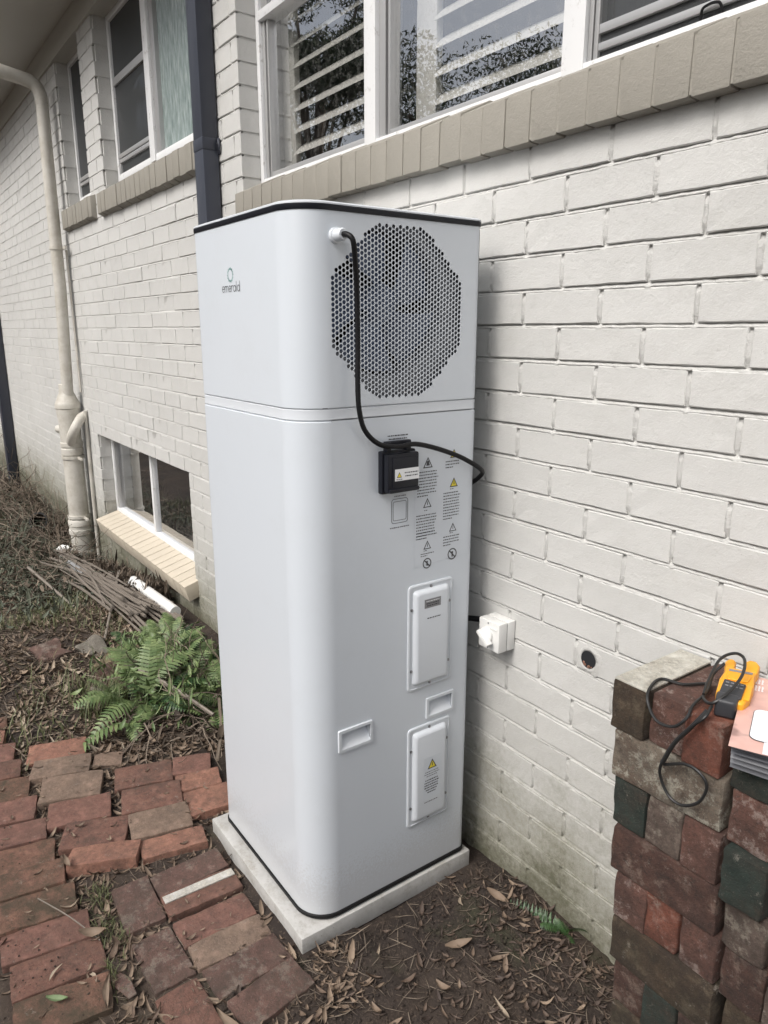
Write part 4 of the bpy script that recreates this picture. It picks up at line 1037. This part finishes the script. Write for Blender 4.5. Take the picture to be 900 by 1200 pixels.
L2 = [(.735, -.232, zt_ + .020), (.742, -.262, zt_ + .012), (.725, -.270, zt_ - .012), (.700, -.272, zt_ - .050), (.682, -.270, zt_ - .090), (.669, -.268, zt_ - .128), (.672, -.264, zt_ - .155), (.690, -.262, zt_ - .181), (.718, -.262, zt_ - .184), (.748, -.262, zt_ - .160), (.760, -.262, zt_ - .122), (.745, -.264, zt_ - .100), (.715, -.264, zt_ - .098), (.676, -.268, zt_ - .118)]
ld = MB().tube(spline(L2, 6), .0030, 8).build('test_lead', M['lead'], None, smooth=True)
tag(ld, 'black test lead hanging down the front of the stack in a loop', 'test lead')
L3 = [(.738, -.250, zt_ + .018), (.722, -.268, zt_ - .016), (.696, -.274, zt_ - .060), (.676, -.274, zt_ - .112)]
MB().tube(spline(L3, 6), [.0042] * 13 + [.0045] * 6, 8).build('probe', M['lead'], ld, smooth=True)

# ------------------------------------------------------------------ magazine
mg = empty('magazine', (.76, -.19, top + .012)); tag(mg, 'pink magazine with a phone on its cover, hanging over the stack edge', 'magazine')
eL = Vector((.116, -.269, 0)).normalized(); eW = Vector((.269, .116, 0)).normalized()
org = Vector((.703, -.054, 0))
def sheet(u0, u1, v0, v1, z0, curl, nu=2, nv=14, lift=.0, name='cover', mat=None, th=0, fold=0):
    v = []; f = []
    for j in range(nv + 1):
        s = v0 + (v1 - v0) * j / nv
        for i in range(nu + 1):
            a = u0 + (u1 - u0) * i / nu
            over = max(0, s - .205); zz = z0 - curl * over * over * (1 + .3 * a / .2); ss = s - curl * .35 * over * over * 1.2
            p_ = org + eL * ss + eW * a; v.append(Vector((p_.x, p_.y, zz + lift * (a / .21))) - Vector((.76, -.19, 0)))
    for j in range(nv):
        for i in range(nu): q = j * (nu + 1) + i; f.append((q, q + nu + 1, q + nu + 2, q + 1))
    for q in v: q.z -= (top + .012)
    return v, f
t = NT('magazine_cover'); P = t.pos(); w1 = t.n('ShaderNodeTexWave'); w1.inputs['Scale'].default_value = 9; w1.inputs['Distortion'].default_value = 9; w1.inputs['Detail'].default_value = 3; t.l(P, w1.inputs['Vector'])
c = t.mix(t.ramp(t.noise(14, 3, .5), .45, .7), (.62, .38, .33), (.42, .23, .21)); c = t.mix(t.math('MULTIPLY', w1.outputs['Fac'], .22), c, (.70, .50, .45)); c = t.mix(t.math('MULTIPLY', t.ramp(t.noise(20, 2, .5), .58, .68), .7), c, (.16, .09, .085))
M['cover'] = t.fin(c, .28, Coat_Weight=.3)
M['page'] = plain('page_paper', (.13, .135, .15), .5)
for k in range(6):
    v, f = sheet(.004, .206, .002, .293 - .004 * k, top + .0155 - .0008 * k, .5 + 2.6 * (k / 2) ** 1.7); pyobj('page', v, f, M['page'], mg, True)
v, f = sheet(0, .21, 0, .294, top + .0165, .25, 4, 16); cv = pyobj('cover', v, f, M['cover'], mg, True)
def cover_patch(poly, dz, name, mat):
    v = []
    for a, s in poly:
        over = max(0, s - .205); p_ = org + eL * (s - .25 * .35 * 1.2 * over * over) + eW * a
        v.append(Vector((p_.x, p_.y, top + .0165 - .25 * over * over * (1 + .3 * a / .2) + dz)) - Vector((.76, -.19, top + .012)))
    return pyobj(name, v, [tuple(range(len(v)))], mat, mg)
M['phone_w'] = plain('print_white', (.74, .76, .80), .35)
cover_patch(rr_loop(.0258, .1685, .1395, .2565, .015), .0008, 'phone_picture_edge', M['meter_dk']); cover_patch(rr_loop(.027, .167, .141, .255, .014), .0014, 'phone_picture', M['phone_w'])
cover_patch([(.05, .2555), (.085, .2555), (.085, .2935), (.05, .2935)], .0011, 'phone_picture_base', M['phone_w'])
mtx = MB()
for gx, gy_, n, hh in ((.012, .012, 4, .022), (.040, .012, 4, .022), (.014, .042, 4, .024), (.044, .042, 3, .024), (.068, .012, 4, .022), (.07, .042, 3, .02)):
    for i in range(n):
        for j in range(5):
            a = gx + i * .0056; s = gy_ + j * hh / 5; 
            wv = .0026 + .0009 * ((i * 3 + j * 5) % 3) / 2
            poly = [(a, s), (a + wv, s), (a + wv, s + hh / 5 * .8), (a, s + hh / 5 * .8)]
            vv = [org + eL * q[1] + eW * q[0] + Vector((0, 0, top + .0175)) - Vector((.76, -.19, top + .012)) for q in poly]
            mtx.add(vv, [(0, 1, 2, 3)])
mtx.build('cover_text', M['phone_w'], mg)

# ------------------------------------------------------------------ ground litter (numpy scattered leaf shapes)
def scatter(name, pts, shapes, mat, smin, smax, kind='stuff', tilt=.35, label=None, cat=None, lift=.004, zf=None, stand=False):
    """pts: list of (x,y[,z]); shapes: list of (verts Nx3, faces) in unit size"""
    Vs = []; Fs = []; base = 0
    for p_ in pts:
        sv, sf = shapes[random.randrange(len(shapes))]; s = random.uniform(smin, smax)
        a = random.uniform(0, 6.283); ca, sa = math.cos(a), math.sin(a); tx, ty = random.gauss(0, tilt), random.gauss(0, tilt)
        x, y = p_[0], p_[1]; z = p_[2] if len(p_) > 2 else hz(x, y)
        q = sv * s
        X = q[:, 0] * ca - q[:, 1] * sa; Y = q[:, 0] * sa + q[:, 1] * ca; Z = q[:, 2] + tx * X + ty * Y
        Z = Z - min(0, Z.min()) * .6
        Vs.append(np.stack([X + x, Y + y, Z + z + lift], 1)); Fs.append(sf + base); base += len(sv)
    o = np_obj(name, np.concatenate(Vs), np.concatenate(Fs), mat, None, False); tag(o, label, cat, kind=kind); return o
def leaf_shape(w_, curl, n=4, bend=.0, seed=0):
    r_ = random.Random(seed); v = []; 
    for i in range(n + 1):
        t = i / n; x = t - .5; hw = w_ * math.sin(math.pi * min(.97, max(.04, t))) ** .8 * (1 - .25 * t); z = curl * (x * x * 2) + r_.uniform(-.02, .02)
        off = bend * math.sin(math.pi * t)
        v += [(x, off - hw, z + curl * .35), (x, off, z), (x, off + hw, z + curl * .35)]
    f = []
    for i in range(n):
        b = i * 3; f += [(b, b + 3, b + 4, b + 1), (b + 1, b + 4, b + 5, b + 2)]
    return np.array(v), np.array(f)
LS = [leaf_shape(.13, .25, 4, .06, 1), leaf_shape(.10, .4, 4, -.10, 2), leaf_shape(.18, .3, 4, .02, 3), leaf_shape(.09, .1, 4, .15, 4), leaf_shape(.22, .45, 4, 0, 5)]
TW = [leaf_shape(.012, .05, 3, .05, 8), leaf_shape(.016, .08, 3, -.06, 9), leaf_shape(.02, .02, 3, .0, 10)]
def onpad(x, y): return -.67 < x < -.04 and y > -.68
def onstack(x, y): return x > .55 and y > -.26
def onpaver(x, y, m=0):
    for (px, py, l_, w_, a, *_r) in PV:
        c, s_ = math.cos(R(a)), math.sin(R(a)); dx, dy = x - px, y - py
        u = dx * c + dy * s_; v = -dx * s_ + dy * c
        if abs(u) < l_ / 2 + m and abs(v) < w_ / 2 + m: return True
    return False
def pts_in(n, x0, x1, y0, y1, dens=None):
    out = []
    while len(out) < n:
        x, y = random.uniform(x0, x1), random.uniform(y0, y1)
        if onpad(x, y) or onstack(x, y) or onpaver(x, y): continue
        if dens and random.random() > dens(x, y): continue
        out.append((x, y))
    return out
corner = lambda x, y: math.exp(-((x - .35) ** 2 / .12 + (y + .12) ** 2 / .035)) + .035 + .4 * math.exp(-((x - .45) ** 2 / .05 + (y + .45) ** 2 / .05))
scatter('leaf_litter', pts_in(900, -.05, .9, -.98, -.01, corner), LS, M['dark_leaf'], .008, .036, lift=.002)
scatter('leaf_litter', pts_in(110, -.05, .9, -.98, -.01, corner), LS, M['dry'], .010, .042, lift=.003)
scatter('leaf_litter', pts_in(900, -.05, .9, -1.0, -.01), TW, M['twig'], .015, .09, lift=.002, tilt=.15)
scatter('leaf_litter', pts_in(7500, -6, -1.1, -1.5, -.25, lambda x, y: .2 + .8 * max(0, min(1, .5 + 1.6 * vnoise(x * 2, y * 3, 5)))), LS, M['dry'], .014, .052)
scatter('leaf_litter', pts_in(1700, -5, -1.3, -1.4, -.4, lambda x, y: max(0.05, vnoise(x * 2.4, y * 3, 9) * 2)), LS, M['dry2'], .018, .062)
scatter('twig_litter', pts_in(5000, -6, -1.2, -1.5, -.15), TW, M['twig'], .03, .20, tilt=.12)
gaps = [(random.uniform(-1.6, .15), random.uniform(-1.32, -.55)) for _ in range(6000)]
gaps = [p_ for p_ in gaps if not onpad(*p_) and not onpaver(*p_, -.004)]
scatter('leaf_litter', gaps[:1400], LS, M['dry'], .012, .045, lift=.001); scatter('twig_litter', gaps[1400:2200], TW, M['twig'], .015, .07, tilt=.2)
# crumbs of soil and small stones
ST = []
for k in range(3):
    bm = bmesh.new(); bmesh.ops.create_icosphere(bm, subdivisions=1, radius=.5)
    for q in bm.verts: q.co *= random.uniform(.7, 1.15); q.co.z *= .7
    bm.verts.index_update(); ST.append((np.array([tuple(q.co) for q in bm.verts]), np.array([[a.index for a in f_.verts] for f_ in bm.faces]))); bm.free()
scatter('soil_crumbs', pts_in(2600, -.05, .95, -1.05, -.01) + gaps[2200:4000], ST, M['soil'], .003, .013, tilt=0, lift=0)
# crumbs over the sunken mossy pavers in the foreground
over = [(random.gauss(-.35, .28), random.gauss(-1.24, .09)) for _ in range(130)]
def paver_top(x, y):
    for (px, py, l_, w_, a, mt, z, ty, tx) in PV:
        c, s_ = math.cos(R(a)), math.sin(R(a)); dx, dy = x - px, y - py
        if abs(dx * c + dy * s_) < l_ / 2 and abs(-dx * s_ + dy * c) < w_ / 2: return z + .001
    return hz(x, y)
ov = [(x, y, paver_top(x, y)) for x, y in over]
scatter('soil_crumbs', ov, ST, M['soil'], .002, .007, tilt=0, lift=0)
ov = [(x, y, paver_top(x, y)) for x, y in [(random.uniform(-1.5, .1), random.uniform(-1.3, -.6)) for _ in range(260)] if not onpad(x, y)]
scatter('leaf_litter', ov, LS + TW, M['dry'], .008, .030, lift=.001, tilt=.1)
# individual dead leaves one can pick out
IL = [(.02, -.90, .085, 200), (.10, -.86, .06, 30), (.16, -.30, .075, 60), (.06, -.20, .06, 140), (.24, -.42, .05, 10), (.33, -.55, .08, 80), (.42, -.62, .07, 150), (.48, -.50, .06, 45), (.30, -.70, .05, 100), (.20, -.60, .045, 0), (.52, -.66, .07, 70), (.05, -.50, .05, 120), (.12, -.12, .07, 20), (-.30, -1.14, .06, 15), (-.42, -1.10, .07, 60), (-.22, -1.12, .075, 160), (-.55, -1.13, .05, 95), (-.10, -1.13, .07, 45), (-.35, -1.21, .05, 130), (-.72, -1.10, .045, 10), (.26, -.25, .06, 75), (.37, -.35, .065, 170)]
lm = []
for k in range(5):
    sv, sf = LS[k]; me = bpy.data.meshes.new('dead_leaf'); me.from_pydata([tuple(q) for q in sv], [], [tuple(int(a) for a in q) for q in sf]); me.materials.append(M['dry2'] if k % 2 else M['dry']); me.shade_smooth(); lm.append(me)
for i, (x, y, s_, a) in enumerate(IL):
    o = link(bpy.data.objects.new('dead_leaf', lm[i % 5])); o.location = (x, y, paver_top(x, y) + .008); o.scale = (s_, s_, s_); o.rotation_euler = (random.gauss(0, .2), random.gauss(0, .2), R(a))
    tag(o, 'curled brown dead leaf lying on the soil or pavers near the tank', 'leaf', 'dead leaves scattered on the soil and pavers')
me = bpy.data.meshes.new('green_leaf'); sv, sf = LS[2]; me.from_pydata([tuple(q) for q in sv], [], [tuple(int(a) for a in q) for q in sf]); me.materials.append(leafmat('green_leaf', (.14, .2, .09), (.17, .23, .11)))
o = link(bpy.data.objects.new('green_leaf', me)); o.location = (-.27, -1.225, paver_top(-.27, -1.225) + .008); o.scale = (.055, .06, .04); o.rotation_euler = (0, 0, .9); tag(o, 'pale green leaf lying on the mossy pavers at lower left', 'leaf')
bk = MB(); bk.prism([(-.05, -.012), (-.02, -.02), (.045, -.012), (.05, .008), (-.01, .018), (-.045, .01)], 0, .006, 2); o = bk.build('bark_piece', M['p_dark'], None, bevel=.002, seg=1); o.location = (-.22, -1.075, hz(-.22, -1.075) + .012); o.rotation_euler = (.2, -.1, .15); tag(o, 'flat dark piece of bark beside the dark pavers', 'bark')
# grass tufts
def blades(n, x0, x1, y0, y1, hmin, hmax, cond=None, w_=.0022, zf=hz):
    Vs = []; Fs = []; b = 0; c = 0
    while c < n:
        x, y = random.uniform(x0, x1), random.uniform(y0, y1)
        if onpad(x, y) or onpaver(x, y, -.004) or (cond and random.random() > cond(x, y)): continue
        c += 1; h = random.uniform(hmin, hmax); a = random.uniform(0, 6.28); l_ = random.uniform(.2, .9) * h; dx, dy = math.cos(a), math.sin(a); z = zf(x, y)
        for i, (t, ww) in enumerate(((0, 1), (.35, .9), (.7, .6), (1, .05))):
            cx, cy, cz = x + dx * l_ * t * t, y + dy * l_ * t * t, z + h * (t - .25 * t * t)
            Vs += [(cx - dy * w_ * ww, cy + dx * w_ * ww, cz), (cx + dy * w_ * ww, cy - dx * w_ * ww, cz)]
        Fs += [(b + k * 2, b + k * 2 + 1, b + k * 2 + 3, b + k * 2 + 2) for k in range(3)]; b += 8
    return np.array(Vs), np.array(Fs)
V, F = blades(3600, -6.5, -1.35, -1.5, -.35, .03, .11, lambda x, y: max(0, vnoise(x * 1.7, y * 2.3, 12) * 2.2) + .04)
o = np_obj('grass', V, F, M['grass'], None, False); tag(o, 'thin patchy grass in the leaf litter at left', 'grass', kind='stuff')
V, F = blades(260, -.62, -.18, -1.11, -1.02, .02, .05, lambda x, y: 1 if vnoise(x * 9, y * 9, 2) > 0 else .1, .0012)
o = np_obj('grass', V, F, M['grass'], None, False); tag(o, 'small grass tufts in the gap between the brick pavers', 'grass', kind='stuff')
V, F = blades(240, -1.95, -1.55, -.85, -.6, .08, .2, None, .002)
o = np_obj('grass', V, F, M['grass'], None, False); tag(o, 'longer grass beside the fern clump', 'grass', kind='stuff')

# ------------------------------------------------------------------ debris mound: dead vines, weeds, canes
def tangle(n, x0, x1, yc, ys_, hmax, rr, mat, name, label, seglen=.05, nseg=7, seed=5, kind='stuff'):
    r_ = random.Random(seed); m = MB()
    for _ in range(n):
        x = r_.uniform(x0, x1); y = min(-.02, r_.gauss(yc, ys_)); p_ = Vector((x, y, hz(x, y) + r_.uniform(0, hmax))); d = Vector((r_.gauss(0, 1), r_.gauss(0, .6), r_.gauss(.1, .45))).normalized(); P = [p_.copy()]
        for k in range(nseg):
            d = (d + Vector((r_.gauss(0, .35), r_.gauss(0, .35), r_.gauss(-.08, .3)))).normalized(); p_ = p_ + d * seglen
            p_.y = min(p_.y, -.012); p_.z = max(p_.z, hz(p_.x, p_.y) + .003); P.append(p_.copy())
        m.tube(P, [rr * (1 - .6 * i / nseg) for i in range(nseg + 1)], 3, False)
    o = m.build(name, mat, None); tag(o, label, 'dead vines', kind=kind); return o
tangle(620, -7.8, -3.7, -.28, .17, .12, .0035, M['twig'], 'dead_vines', 'tangled dead brown vines heaped along the wall', .07, 7)
tangle(560, -7.8, -3.4, -.50, .20, .08, .0028, M['greyweed'], 'dead_vines', 'grey green wiry weeds on the outer side of the heap', .06, 7, 6)
tangle(170, -8.6, -5.6, -.35, .2, .16, .004, M['twig'], 'dead_vines', 'tall dry vines far along the wall', .09, 8, 9)
def clump(n, x0, x1, yc, ys_, h, mat, smin, smax, name, label, seed=1):
    pts = []
    r_ = random.Random(seed)
    for _ in range(n):
        x = r_.uniform(x0, x1); y = min(-.02, r_.gauss(yc, ys_)); pts.append((x, y, hz(x, y) + r_.uniform(0, h)))
    return scatter(name, pts, LS, mat, smin, smax, tilt=.9, label=label, cat='leaves')
clump(1900, -3.9, -2.75, -.12, .06, .11, M['deadweed'], .025, .06, 'withered_leaves', 'withered dark brown leaves against the wall below the low window', 2)
clump(1500, -7.5, -3.6, -.30, .2, .10, M['deadweed'], .03, .07, 'withered_leaves', 'brown dead leaves in the heap along the wall', 3)
clump(1100, -7.5, -3.0, -.55, .2, .05, M['greyweed'], .03, .07, 'weed_leaves', 'dull green weed leaves on the heap', 4)
# canes
cane = None
for i in range(60):
    r_ = random.Random(50 + i); x0 = r_.uniform(-4.5, -3.6); x1 = r_.uniform(-2.75, -2.2); y0 = -.36 + r_.gauss(0, .05); y1 = -.42 + .30 * (i / 60) + r_.gauss(0, .03)
    z0 = hz(x0, y0) + r_.uniform(.06, .15); z1 = hz(x1, y1) + r_.uniform(.03, .10)
    a, b = Vector((x0, y0, z0)), Vector((x1, y1, z1)); mid = (a + b) / 2 + Vector((0, r_.gauss(0, .02), r_.uniform(.0, .04)))
    o = MB().tube(spline([a, mid, b], 4), r_.uniform(.004, .0085), 6).build('cane', M['cane'], None, smooth=True)
    tag(o, 'thin dry grey-brown cane in the bundle lying along the wall', 'cane', 'dry canes bundled on the ground by the wall')
for (a, b, r_, lab) in (((-4.2, -.60, -1.76), (-2.35, -.50, -1.69), .010, 'long pale stick lying across the front of the cane bundle'), ((-3.3, -.20, -1.62), (-2.35, -.55, -1.66), .009, 'thin stick crossing over the canes at an angle')):
    o = MB().tube([a, b], [r_, r_ * .7], 6).build('stick', M['cane'], None, smooth=True); tag(o, lab, 'stick')
# white pipe offcut
o = MB().tube([(-3.0, -.20, -1.60), (-2.40, -.15, -1.62)], .032, 16).build('pipe_offcut', M['pvc'], None, smooth=True); tag(o, 'short length of white plastic pipe lying between canes and wall', 'pipe')
o = MB().tube([(-4.0, -.36, -1.72), (-3.5, -.37, -1.66)], .022, 12).build('metal_tube', M['alu'], None, smooth=True); tag(o, 'dull grey tube lying at the top of the cane bundle', 'tube')
# stones / broken slabs
def stone(name, loc, dims, rot, mat, label, seed):
    me = paver_mesh(0, dims[1], dims[0], dims[2], mat, seed, .012)
    for q in me.vertices:
        c = q.co.copy(); q.co += Vector((noise.noise(c * 11 + Vector((seed, 0, 0))), noise.noise(c * 11 + Vector((0, seed, 0))), noise.noise(c * 14 + Vector((0, 0, seed))) * .5)) * .035
    o = link(bpy.data.objects.new(name, me)); o.location = loc; o.rotation_euler = rot; tag(o, label, 'stone')
M['rock'] = brickmat('rock_grey', (.22, .20, .17), (.14, .125, .10), gk=.5)
M['rock2'] = brickmat('rock_ochre', (.17, .13, .07), (.10, .085, .05), gk=.5)
stone('stone', (-2.33, -.62, -1.70), (.16, .12, .06), (.5, .3, .5), M['rock'], 'tilted grey slab of stone in front of the canes', 201)
stone('stone', (-2.13, -.53, -1.71), (.20, .14, .09), (.2, -.2, .9), M['rock2'], 'brownish mossy stone between the grey slab and the ferns', 202)
stone('stone', (-2.45, -.80, -1.72), (.18, .13, .07), (.1, .1, .2), M['p_dark'], 'dark half-buried stone left of the grey slab', 203)
stone('stone', (-1.98, -.62, -1.73), (.18, .13, .08), (.1, .15, .5), M['s_brown'], 'dark stone half under the ferns', 204)
# dark pot lying on the heap
m = MB(); m.lathe([(.05, 0), (.075, .14), (.08, .14), (.08, .15), (.068, .15), (.045, .02)], (0, 0, 0), 18); o = m.build('plastic_pot', M['black'], None, smooth=True); o.location = (-5.6, -.22, -1.80); o.rotation_euler = (R(65), 0, R(60)); tag(o, 'black plastic pot lying on its side on the heap', 'pot')

# ------------------------------------------------------------------ ferns
def frond_mesh(L, droop, w_, seed, mat, n=18):
    r_ = random.Random(seed); V = []; F = []
    def P(t): return Vector((L * t * (1 - .12 * t), 0, L * (.75 * t - droop * t * t)))
    for i in range(n + 1):                               # rachis
        t = i / n; p_ = P(t); k = .0022 * (1 - .8 * t); V += [(p_.x, -k, p_.z), (p_.x, k, p_.z)]
    F += [(2 * i, 2 * i + 1, 2 * i + 3, 2 * i + 2) for i in range(n)]
    for i in range(2, n):
        t = i / n; p_ = P(t); d = (P(min(1, t + .02)) - P(t - .02)).normalized()
        ln = w_ * L * (math.sin(math.pi * min(1, t * .82 + .16)) ** .7) * r_.uniform(.88, 1.08)
        for s in (-1, 1):
            ang = .30; tip = p_ + Vector((d.x * ln * ang, s * ln, d.z * ln * ang - ln * .25)); mid = p_ + (tip - p_) * .5 + Vector((0, 0, ln * .08))
            hw = L / n * .40; b = len(V)
            V += [p_ - d * hw * .8, p_ + d * hw * .8, mid + d * hw * .85, mid - d * hw * .85, tip]
            F += [(b, b + 1, b + 2, b + 3), (b + 3, b + 2, b + 4)]
    me = bpy.data.meshes.new('frond'); me.from_pydata([tuple(q) for q in V], [], F); me.materials.append(mat); return me
FM = [frond_mesh(.34, .55, .20, 1, M['fern']), frond_mesh(.30, .8, .22, 2, M['fern']), frond_mesh(.26, .45, .22, 3, M['fern']), frond_mesh(.38, .9, .17, 4, M['fern']), frond_mesh(.28, .6, .2, 5, M['fern_dk'])]
def fern(cx, cy, n, spread, label, smin=.7, smax=1.15, seed=1, group=None, flat=0):
    r_ = random.Random(seed); z0 = hz(cx, cy); root = empty('fern', (cx, cy, z0)); tag(root, label, 'fern', group)
    for i in range(n):
        o = bpy.data.objects.new('frond', FM[r_.randrange(len(FM))]); link(o, root)
        a = r_.uniform(0, 6.283); rr = abs(r_.gauss(0, spread)); x, y = rr * math.cos(a), rr * math.sin(a) * .6
        if cy + y > -.05: y = -.05 - cy
        o.location = (x, y, hz(cx + x, cy + y) - z0 + r_.uniform(-.01, .05)); s = r_.uniform(smin, smax); o.scale = (s, s, s)
        yaw = a + r_.gauss(0, .6)
        if cy + y + .2 * math.sin(yaw) > -.02: yaw = -yaw
        o.rotation_euler = (r_.gauss(0, .25), r_.uniform(-.75, .35), yaw)
    return root
fern(-1.70, -.42, 130, .16, 'large bright green fern clump beside the brick path', .45, .8, seed=1)
fern(-1.95, -.33, 85, .13, 'green ferns at the foot of the wall below the low window', .5, .85, seed=2)
fern(-1.55, -.60, 26, .08, 'fern with fronds arching over the edge of the pavers', .7, 1.0, seed=3)
fern(-1.42, -.30, 45, .09, 'dark green fern close behind the tank side of the path', .6, .9, seed=4)
# small fern at the wall base in the corner, and a sprig beside it
rt = empty('fern', (.30, -.035, -1.70)); tag(rt, 'small dark green fern at the base of the wall in front of the tank', 'fern')
sm = [frond_mesh(.20, .35, .19, 11, M['fern_dk'], 18), frond_mesh(.09, .5, .26, 12, M['fern_dk'], 12)]
for k, (x, y, z, a, rx, tl, s) in enumerate(((.0, 0, .0, 3.14, -70, .20, 1.05), (.01, -.004, .0, 3.10, -55, .30, .95), (.0, -.006, 0, .3, -50, -.2, .8), (.0, -.01, 0, -.6, -30, -.1, .8), (-.01, -.01, 0, -2.4, -20, .1, .7), (.02, -.005, 0, 3.3, -50, -.5, .7), (-.01, -.01, 0, -1.3, 0, -.3, .6))):
    o = bpy.data.objects.new('frond', sm[0 if k < 2 else 1]); link(o, rt); o.location = (x, y, z); o.rotation_euler = (R(rx), tl, a); o.scale = (s, s, s)
clump(750, -2.1, -1.3, -.45, .13, .16, M['fern'], .018, .05, 'weed_leaves', 'small green weed leaves growing through the ferns', 44)
# dead fronds under the ferns, cut branch resting across
tangle(260, -1.9, -1.15, -.38, .14, .10, .003, M['twig'], 'dead_vines', 'brown dead fern stems under the green ferns', .05, 6, 21)
clump(420, -1.9, -1.1, -.38, .16, .08, M['deadweed'], .02, .06, 'withered_leaves', 'withered leaves under the ferns beside the path', 22)
o = MB().tube(spline([(-1.80, -.60, -1.57), (-1.50, -.50, -1.585), (-1.22, -.42, -1.62)], 4), [.011, .011, .012, .011, .010, .010, .009, .009, .008], 8).build('cut_branch', M['cane'], None, smooth=True); tag(o, 'bare cut branch resting across the ferns', 'branch')
o = MB().tube([(-1.90, -.73, -1.70), (-1.77, -.66, -1.70)], [.012, .010], 8).build('stick', M['cane'], None, smooth=True); tag(o, 'short broken stick on the leaf litter left of the ferns', 'stick')
o = MB().tube(spline([(-1.30, -.36, -1.60), (-1.15, -.42, -1.66), (-1.0, -.50, -1.68)], 4), .007, 6).build('stick', M['twig'], None, smooth=True); tag(o, 'dark twig between the ferns and the tank pad', 'stick')
o = MB().tube(spline([(-.62, -1.20, -1.66), (-.50, -1.14, -1.665), (-.40, -1.09, -1.69)], 3), .0018, 5).build('stick', M['cane'], None, smooth=True); tag(o, 'thin pale twig crossing onto the front pavers', 'stick')

# ------------------------------------------------------------------ garden behind the camera, seen in the glass; plus an added shading fence
def tree(x, y, h, cr, label, seed, nleaf=34000):
    r_ = random.Random(seed); root = empty('gum_tree', (x, y, -1.8)); tag(root, label, 'tree', 'garden trees')
    m = MB(); m.tube(spline([(0, 0, 0), (r_.gauss(0, .2), r_.gauss(0, .2), h * .35), (r_.gauss(0, .4), r_.gauss(0, .4), h * .8)], 4), [.22, .2, .19, .17, .15, .13, .11, .08, .05], 8)
    m.build('trunk', M['bark'], root, smooth=True)
    C = []; mb = MB()
    for k in range(16):
        a = r_.uniform(0, 6.28); rr = r_.uniform(.2, 1) * cr; zz = h * r_.uniform(.45, 1.0); e_ = Vector((rr * math.cos(a), rr * math.sin(a), zz)); s = Vector((0, 0, h * r_.uniform(.3, .6)))
        mb.tube(spline([s, (s + e_) / 2 + Vector((0, 0, .3)), e_], 3), .035, 5, False); C.append((e_, r_.uniform(.5, 1.1) * cr * .45))
    mb.build('branches', M['bark'], root)
    nr = np.random.default_rng(seed); Vs = []
    ci = nr.integers(0, 16, nleaf); cc = np.array([tuple(c[0]) for c in C])[ci]; rd = np.array([c[1] for c in C])[ci]
    d = nr.normal(size=(nleaf, 3)); d /= np.linalg.norm(d, axis=1)[:, None]; p_ = cc + d * (rd * nr.uniform(.2, 1, nleaf) ** .5)[:, None]
    a = nr.normal(size=(nleaf, 3)); a /= np.linalg.norm(a, axis=1)[:, None]; b = np.cross(a, nr.normal(size=(nleaf, 3))); b /= np.linalg.norm(b, axis=1)[:, None]
    L_ = nr.uniform(.028, .06, nleaf)[:, None]
    V = np.stack([p_ - a * L_, p_ + b * L_ * .35, p_ + a * L_, p_ - b * L_ * .35], 1).reshape(-1, 3); F = np.arange(nleaf * 4).reshape(-1, 4)
    np_obj('crown', V, F, M['tree_leaf'], root, False)
tree(-12.6, -6.6, 9.0, 1.8, 'tallest gum tree of the garden, its airy crown above the others', 1, 44000)
tree(-9.0, -8.8, 6.4, 2.2, 'round gum tree between the tallest one and the added fence', 2)
tree(-17.0, -6.5, 6.6, 2.6, 'dense gum tree at the far left of the garden', 3)
tree(-5.0, -10.5, 6.6, 2.6, 'gum tree opposite the large window', 4)
tree(-.5, -11.5, 6.6, 2.4, 'gum tree behind the photographer', 7)
tree(-17, -1.2, 3.0, 1.3, 'low leafy tree beyond the end of the wall', 5, 7000)
fn = empty('added_shade_fence', (3.2, -3.7, -1.80)); tag(fn, 'weathered timber paling fence added out of view behind the camera to darken the lower wall', 'fence')  # unseen fence, added to block low sky light from the lower wall
m = MB(); m.box((-6, .02, 1.3), (6, .06, 1.38)); m.box((-6, .02, .4), (6, .06, .48)); m.build('rail', M['fence'], fn)
pm_ = MB(); pm_.box((-.07, 0, 0), (.07, .018, 1.75)); p0 = pm_.build('paling', M['fence'], fn); p0.location = (-6, 0, 0)
for i in range(1, 80): copy_of(p0, fn, location=(-6 + .152 * i, random.gauss(0, .003), random.gauss(0, .012)))
